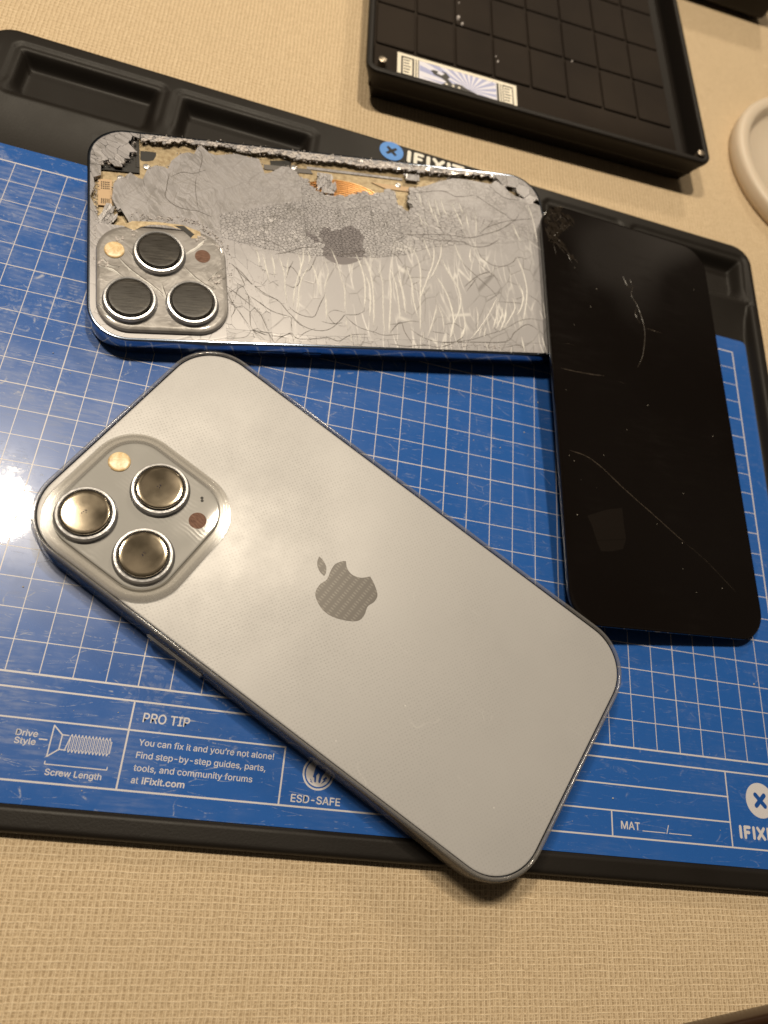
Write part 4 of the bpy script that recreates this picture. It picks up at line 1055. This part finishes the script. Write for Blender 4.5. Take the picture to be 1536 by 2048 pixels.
CX = [-80.5, -58, -40, -26, -12, 0, 12, 22, 32, 46, 62, 80.5]
LA = [-34, -34, -33.5, -34.5, -35, -34.5, -35.2, -34.8, -35.2, -34.6, -34.4, -33.6]
LB = [2, 2, 0, -3.2, -4.6, -4.2, -3.4, -1.6, 2.4, 5.0, 7.0, 11.0]
LC = [13, 13.5, 9, 14.5, 17.5, 15, 17.5, 15, 18.5, 19, 22, 24]
MAINP = [tuple(p) for p in MAIN] + [(82, 24), (82, -45), (-82, -45), (-82, -13), (-74, -6), (-68, 3), (-70.5, 8)]
random.seed(11)
LOGOP = logo_polys(.6)
bm = bmesh.new()
nsh = 0
for i in range(len(CX) - 1):
    x0, x1 = CX[i], CX[i + 1]; xm = (x0 + x1) / 2
    rows = [
        # quad, dx, dy, angle, gap, tilt, height jitter
        ([(x0, -39.5), (x1, -39.5), (x1, LA[i + 1]), (x0, LA[i])], (40, 40, 0, .0, .0, 0) if x1 <= -40 else (4.6, 2.3, .1 * (i % 3), .03, .012, .01)),
        ([(x0, LB[i]), (x1, LB[i + 1]), (x1, LC[i + 1]), (x0, LC[i])],
            None if x1 <= -40 else (1.2, 1.0, .3, .055, .03, .01) if x1 <= -12 else (1.3, .85, -.15, .065, .026, .01) if x1 <= 22 else (2.6, 1.2, .1, .055, .018, .01) if x1 <= 46 else None),
        ([(x0, LC[i]), (x1, LC[i + 1]), (x1, 39.5), (x0, 39.5)],
            None if x1 <= -12 else (1.8, .9, -.1, .045, .02, .01) if x1 <= 12 else (2.2, 1.4, .2, .05, .02, .01) if x1 <= 32 else None),
    ]
    rows = [r_ for r_ in rows if r_[1]]
    for quad, (dx, dy, an, gap, tilt, zj) in rows:
        for c in cells(quad, dx, dy, an):
            c = clip_convex(c, OUTL)
            if len(c) < 3: continue
            if not inside(centroid(c)[0], MAINP): continue
            add_shard(bm, c, gap, tilt, zj, mi=2 if any(inside(centroid(c)[0], q) for q in LOGOP) else 0); nsh += 1
# medium shards between the camera and the emblem, large panes elsewhere
for quad, (dx, dy, an, gap, tilt, zj) in (
        ([(-40, -33.5), (-26, -34.5), (-26, -3.2), (-40, 0)], (3.4, 9, math.radians(24), .04, .012, .01)),
        ([(-80.5, -34), (-40, -33.5), (-40, 0), (-80.5, 2)], (60, 60, 0, 0, 0, 0))):
    for c in cells(quad, dx, dy, an):
        c = clip_convex(c, OUTL)
        if len(c) >= 3 and inside(centroid(c)[0], MAINP): add_shard(bm, c, gap, tilt, zj); nsh += 1
k0 = CX.index(-26)
pane = [(CX[i], LA[i] + .04) for i in range(k0, len(CX))] + [(CX[i], LB[i] - .04) for i in reversed(range(k0, len(CX)))]
pane = clip_convex(pane, OUTL)
add_poly(bm, ccw(pane), 0.0, .45)
# the upper right of the pane hangs together
for quad in ([(32, LC[8]), (46, LC[9]), (46, 39.5), (32, 39.5)], [(46, LB[9] + .03), (62, LB[10] + .03), (62, 39.5), (46, 39.5)], [(62, LB[10] + .03), (80.5, LB[11] + .03), (80.5, 39.5), (62, 39.5)]):
    region = MAINP
    for k in range(4):
        a, b = quad[k], quad[(k + 1) % 4]; n = (b[1] - a[1], -(b[0] - a[0])); region = clip_half(region, n, n[0] * a[0] + n[1] * a[1])
    region = clip_convex(region, OUTL)
    add_poly(bm, ccw(region), -.01, .44)
# flat fragments at the upper left, scored by fine parallel hairlines
HAIRS = []
for quad, band in (([(-80.5, LB[0]), (-40, LB[2]), (-40, 39.5), (-80.5, 39.5)], 0), ([(-40, LC[2]), (-12, LC[4]), (-12, 39.5), (-40, 39.5)], 1)):
    region = MAINP
    for k in range(4):
        a, b = quad[k], quad[(k + 1) % 4]; n = (b[1] - a[1], -(b[0] - a[0])); region = clip_half(region, n, n[0] * a[0] + n[1] * a[1])
    region = clip_convex(region, OUTL)
    add_poly(bm, ccw(region), -.02, .43)
    for c in cells(quad, 7, 6, .4):
        (cx0, cy0), A = centroid(c)
        an = math.radians(52 if cx0 < -58 else 78 if cx0 < -47 else 118 if cx0 < -30 else 130) + random.uniform(-.16, .16)
        d = (math.cos(an), math.sin(an)); nn = (-d[1], d[0])
        s = -12.0
        while s < 12:
            s += random.uniform(.3, .62)
            # chord of the cell
            ts = []
            for k in range(len(c)):
                p, q = c[k], c[(k + 1) % len(c)]
                dp, dq = (p[0] - cx0) * nn[0] + (p[1] - cy0) * nn[1] - s, (q[0] - cx0) * nn[0] + (q[1] - cy0) * nn[1] - s
                if dp * dq < 0:
                    w = dp / (dp - dq); x, y = p[0] + (q[0] - p[0]) * w, p[1] + (q[1] - p[1]) * w
                    ts.append((x - cx0) * d[0] + (y - cy0) * d[1])
            if len(ts) == 2:
                t0_, t1_ = min(ts), max(ts); l = t1_ - t0_; t0_ += l * random.uniform(0, .3); t1_ -= l * random.uniform(0, .3)
                pts = [(cx0 + nn[0] * s + d[0] * (t0_ + (t1_ - t0_) * w) , cy0 + nn[1] * s + d[1] * (t0_ + (t1_ - t0_) * w)) for w in (0, .5, 1)]
                if all(inside(p, region) for p in pts) and random.random() < .86: HAIRS.append(pts)
        for k in range(len(c)):
            p, q = c[k], c[(k + 1) % len(c)]
            if inside(p, region) and inside(q, region): HAIRS.append([p, ((p[0] + q[0]) / 2 + random.uniform(-.5, .5), (p[1] + q[1]) / 2 + random.uniform(-.5, .5)), q])
random.seed(31)
for _ in range(420):
    x = random.uniform(-42, 74); yb = np.interp(x, CX, LB); yc = np.interp(x, CX, LC)
    if x > 30: y = random.gauss((yb + yc) / 2, 3.0)
    else: y = yb - abs(random.gauss(0, 2.6)) if random.random() < .55 else yc + random.gauss(0, 2.5)
    if not inside((x, y), MAINP): continue
    a = random.choice((random.gauss(.1, .35), random.gauss(-1.2, .5), random.gauss(1.1, .4))); l = random.uniform(.8, 3.2)
    HAIRS.append([(x, y), (x + l * .5 * math.cos(a), y + l * .5 * math.sin(a)), (x + l * math.cos(a + .35), y + l * math.sin(a + .35))])
# strips of glass still stuck along the left and upper edges
LEFTP = [tuple(p) for p in LEFT] + [(-82, -14), (-82, 42), (-62, 42)]
RIMP = [tuple(p) for p in RIM] + [(82, 21), (82, 42), (-64.2, 42)]
for c in cells([(-81, -14), (-76.2, -14), (-76.2, 24), (-81, 24)], 2.4, 7, .05):
    c = clip_convex(c, OUTL)
    if len(c) >= 3 and inside(centroid(c)[0], LEFTP): add_shard(bm, c, .045, .02, .01)
for c in cells([(-81, 24), (-62, 24), (-62, 40), (-81, 40)], 2.0, 3.6, .9):
    c = clip_convex(c, OUTL)
    if len(c) >= 3 and inside(centroid(c)[0], LEFTP): add_shard(bm, c, .045, .03, .02)
for c in cells([(62, 20), (81, 20), (81, 40), (62, 40)], 5, 4, .9):
    c = clip_convex(c, OUTL)
    if len(c) >= 3 and inside(centroid(c)[0], RIMP) and not inside(centroid(c)[0], MAINP): add_shard(bm, c, .05, .03, .02)
for c in cells([(-64, 27), (62, 27), (62, 40), (-64, 40)], 1.5, .9, .2):
    c = clip_convex(c, OUTL)
    if len(c) >= 3 and inside(centroid(c)[0], RIMP): add_shard(bm, c, .05, .07, .07, mi=1 if random.random() < .5 else 0)
for fr_ in FRAG:
    (fx, fy), A = centroid(fr_)
    xs_ = [p[0] for p in fr_]; ys_ = [p[1] for p in fr_]
    for c in cells([(min(xs_), min(ys_)), (max(xs_), min(ys_)), (max(xs_), max(ys_)), (min(xs_), max(ys_))], .9, 3.2, random.uniform(-.6, .6)):
        if inside(centroid(c)[0], fr_): add_shard(bm, c, .06, .10, .10, z0=-.5, mi=0)
glass = obj('back_glass', bm, [M_SHARD, M_CRUMB, M_SMASHLOGO], bp)
# ragged crumbs along the broken edges
bm = bmesh.new()
random.seed(5)
def crumbs(line, n, spread, smax, z0):
    Lx = smooth_line(line, .3)
    for _ in range(n):
        p = random.choice(Lx); x, y = p.x + random.gauss(0, spread), p.y + random.gauss(0, spread); s = random.uniform(.15, smax)
        tri = [(x + s * math.cos(a), y + s * math.sin(a)) for a in sorted(random.uniform(0, 6.28) for _ in range(4))]
        zz_ = z0 + random.uniform(-.25, .15)
        add_loft(bm, [(tri, zz_ - .2), ([(x + (a - x) * .6, y + (b - y) * .6) for a, b in tri], zz_ + s * .45)], smooth=False)
crumbs([p for p in MAIN], 240, .35, .42, -.1)
crumbs([p for p in RIM], 320, .5, .45, -.1)
crumbs([(-62, 37.6), (-20, 37.6), (30, 37.6), (62, 37.2)], 260, .5, .5, .0)
crumbs([p for p in LEFT], 200, .4, .45, -.1)
crumbs([(-67, 6), (-60, 4.6), (-52, 6.0), (-44, 2.0), (-39, -4)], 160, .6, .5, .1)
crumbs([(30, -37), (45, -36.4), (58, -36.8)], 120, .7, .35, .05)
crumbs([(-38.4, -3), (-37.8, -14), (-38, -26)], 60, .3, .4, .1)
def glints(line, n, spread):
    Lx = smooth_line(line, .3)
    for _ in range(n):
        p = random.choice(Lx); x, y = p.x + random.gauss(0, spread), p.y + random.gauss(0, spread); s = random.uniform(.09, .22)
        if not inside((x, y), MAINP) or abs(x) > 78: continue
        tri = [(x + s * math.cos(a), y + s * math.sin(a)) for a in sorted(random.uniform(0, 6.28) for _ in range(4))]
        add_loft(bm, [(tri, 0), ([(x + (a - x) * .5, y + (b - y) * .5) for a, b in tri], .03 + s * .8)], smooth=False)
glints([(-40, -1), (-26, -3.5), (-12, -4.6), (0, -4.4), (12, -3.4), (30, 2.0), (46, 5), (60, 7)], 160, .7)
glints([(-38, 6), (-20, 6), (0, 5), (20, 8), (34, 10)], 190, 3.4)
glints([(-20, -36.3), (20, -36.4), (60, -36.2)], 110, .8)
glints([(-30, -10), (-31, -20), (-28, -30)], 60, 2.0)
obj('glass_crumbs', bm, M_CRUMB, glass)
# dark adhesive sheet under the pane, seen through the gaps
bm = bmesh.new()
ADH = [(p[0], p[1] - .5) for p in MAIN] + [(78.6, 22), (78.6, -28), (70, -37.2), (-70, -37.2), (-78.6, -28), (-78.6, -14), (-70, -6), (-66, 4), (-68, 8)]
add_poly(bm, ccw(ADH), -.40, .2)
obj('adhesive_sheet', bm, M_GLUE, bp)
# long traced fractures
bm = bmesh.new()
random.seed(21)
for ln in BR: add_ridge(bm, ln, .005, random.uniform(.36, .56), .20, 0, .2)
for ln in DK: add_ridge(bm, ln, .005, random.uniform(.17, .27), .05, 1, .3)
# little branches that leave the long fractures
for ln in BR + DK:
    if len(ln) < 3 or random.random() < .8: continue
    Lx = smooth_line(ln, 1.0)
    for _ in range(random.randint(1, 3)):
        i = random.randrange(1, len(Lx) - 1) if len(Lx) > 2 else 0
        d = (Lx[min(i + 1, len(Lx) - 1)] - Lx[i - 1])
        if d.length < 1e-6: continue
        a = math.atan2(d.y, d.x) + random.choice((-1, 1)) * random.uniform(.35, 1.1); l = random.uniform(1.2, 4.0)
        q = [(Lx[i].x, Lx[i].y), (Lx[i].x + l * .5 * math.cos(a), Lx[i].y + l * .5 * math.sin(a)), (Lx[i].x + l * math.cos(a + .3), Lx[i].y + l * math.sin(a + .3))]
        if all(abs(p[0]) < 77 and abs(p[1]) < 36 for p in q): add_ridge(bm, q, .005, .15, .04, 1, .3)
for ln in HAIRS: add_ridge(bm, ln, -.015, random.uniform(.08, .15), .012, 2, .2)
obj('fracture_lines', bm, [M_CRACKW, M_CRACKD, M_HAIR], glass)
bm = bmesh.new()
add_poly(bm, ccw(clip_half(LOGOP[0], (0, 1), -4.25)), .012, .01)
EMB = obj('emblem', bm, M_SMASHLOGO, bp)
# camera block of the smashed phone: its plate is broken open at the top
bm = bmesh.new()
rr_loft(bm, 38.6, 36.8, 9.6, [(0, .02), (.05, .9), (.35, 1.3), (.9, 1.5), (1.5, 1.58), (1.65, 1.583)], 12, cx=-58.4, cy=-17.9)
plate = obj('camera_plate', bm, M_PLATEWORN, bp, autosmooth=30)
bm = bmesh.new()
PC = [[(-71, -12), (-68, -15.5), (-64.5, -18.5), (-61.5, -21), (-58.5, -24)], [(-68.5, -9), (-66, -12.5), (-63.5, -17)], [(-52, -13.5), (-49, -17), (-46, -19.5), (-43, -21)], [(-52.5, -9.5), (-48, -6), (-44.5, -2.2)],
      [(-77, -15), (-73, -16), (-70, -18.4)], [(-76, -12), (-74, -14.5), (-71, -15)], [(-45, -18), (-42.5, -15), (-40.2, -13.2)], [(-43.5, -20), (-41, -17), (-39.8, -16.6)], [(-59, -20), (-57.5, -26), (-56, -31), (-52, -34)], [(-77, -28), (-74, -32), (-68, -34.5)]]
for ln in PC:
    add_ridge(bm, ln, 1.575, random.uniform(.35, .8), .22, 0, .3)
    add_ridge(bm, [(x + .35, y + .3) for x, y in ln], 1.575, .25, .1, 1, .3)
for (bx, by, r) in ((-75.5, -14.2, 1.7), (-70.8, -4.4, 1.5), (-46.5, -3.0, 1.8), (-42.2, -17.2, 1.9), (-42.0, -5.5, 1.2), (-66.5, -2.2, 1.3)):
    for k in range(7):
        a = random.uniform(0, 6.28); x, y = bx + r * .7 * math.cos(a), by + r * .7 * math.sin(a); s = r * random.uniform(.25, .5)
        tri = [(x + s * random.uniform(.6, 1.2) * math.cos(t_), y + s * random.uniform(.6, 1.2) * math.sin(t_)) for t_ in (0, 1.2, 2.5, 3.8, 5.0)]
        add_loft(bm, [(tri, 1.55), ([(x + (p - x) * .5, y + (q_ - y) * .5) for p, q_ in tri], 1.58 + s * random.uniform(.2, .5))], smooth=False, mi=2)
obj('plate_fractures', bm, [M_CRACKW, M_CRACKD, M_CRUMB], plate)
# opening broken into the plate: gold and black inside
bm = bmesh.new()
add_poly(bm, [(-70.0, .3), (-66.5, -1.2), (-64.5, .2), (-61.5, 1.4), (-57, 1.6), (-52, .4), (-49.4, -2.6), (-46.4, -2.2), (-46.6, .2), (-52, 2.2), (-60, 2.6), (-67, 2.2)], 1.60, .02, 0)
add_poly(bm, [(-54.6, 1.7), (-51.8, .2), (-49.6, -2.4), (-48.4, -1.0), (-51.5, 1.9)], 1.63, .02, 1)
obj('plate_opening', bm, [M_GOLD, M_BLACK], plate)
camera_set(bp, [(-59.2, -9.4), (-68.0, -26.6), (-50.0, -26.7)], (-72.3, -8.9), (-46.2, -9.0), None, worn=True)

# ---- loose cracked display
R3 = [[0.99224, -0.08435, 0.09139], [0.08907, 0.99482, -0.04895], [-0.08678, 0.05671, 0.99461]]
dp = thing('loose_display', 'black cracked display panel propped against the smashed phone at the right', 'display panel', mat=pose(R3, (221.94, -45.57, 11.22)))
bm = bmesh.new()
rr_loft(bm, 75.9, 158.6, 10.6, [(1.0, -2.3), (.4, -2.2), (.2, -1.9), (.15, -.9)], 12)
obj('display_frame', bm, M_DFRAME, dp, autosmooth=40)
bm = bmesh.new()
rr_loft(bm, 75.9, 158.6, 10.6, [(.2, -.88), (0, -.6), (.05, -.3), (.3, -.1), (.8, 0), (1.0, .002)], 12)
dg_ = obj('cover_glass', bm, M_DISPLAY, dp, autosmooth=25)
bm = bmesh.new()
random.seed(9)
for i, ln in enumerate(DCR): add_ridge(bm, ln, .003, random.uniform(.16, .30) * (.7 if i in (5, 8) else 1), .05, 0, .35)
for _ in range(70):
    p = Vector((random.uniform(-37.4, -36.6), random.uniform(-55, 30))); l = random.uniform(.3, 1.3)
    add_ridge(bm, [(p.x, p.y), (p.x + random.uniform(-.1, .3), p.y + l)], -.08, .16, .05, 0, .3)
obj('fracture_lines', bm, M_DCRACK, dg_)
bm = bmesh.new()
DCONV = rr(75.2, 157.9, 10.3, 10)
dx_ = [p[0] for p in DCORNER]; dy_ = [p[1] for p in DCORNER]
for c in cells([(min(dx_), min(dy_)), (max(dx_), min(dy_)), (max(dx_), max(dy_)), (min(dx_), max(dy_))], 1.1, 2.6, .7):
    c = clip_convex(c, DCONV)
    if len(c) >= 3 and inside(centroid(c)[0], DCORNER): add_shard(bm, c, .06, .22, .08, thick=.1, z0=.06)
obj('shattered_corner', bm, M_DSHARD, dg_)
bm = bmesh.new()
for q in DPATCH[:2]: add_poly(bm, q, .006, .004)  # two faint brown patches lying on the cover glass
obj('faint_patch', bm, M_DPATCH, dg_)
bm = bmesh.new()
for (x, y) in [tuple(p) for p in DSPEC] + [(random.uniform(-35, 35), random.uniform(-76, 70)) for _ in range(12)]:
    s = random.uniform(.07, .18)
    cyl_loft(bm, x, y, [(s, 0.0), (s * .6, s * .8)], 6)
obj('dust', bm, M_SPECK, dg_)['kind'] = 'stuff'

# ================================================================== dust and glass crumbs that lie about on the blue sheet
bm = bmesh.new()
random.seed(4)
for _ in range(150):
    x, y = random.uniform(-8, 272), random.uniform(-186, -8); s = random.choice((.08, .1, .12, .12, .2, .28))
    pts = [(x + s * random.uniform(.6, 1.4) * math.cos(a), y + s * random.uniform(.6, 1.4) * math.sin(a)) for a in (0, 1.3, 2.4, 3.6, 5.1)]
    add_loft(bm, [(pts, .02), ([(x + (a - x) * .5, y + (b - y) * .5) for a, b in pts], .02 + s)], smooth=False)
o = obj('dust_specks', bm, M_SPECK)
o['kind'] = 'stuff'
tag(o, 'fine pale dust and crumbs scattered over the blue work sheet', 'dust')
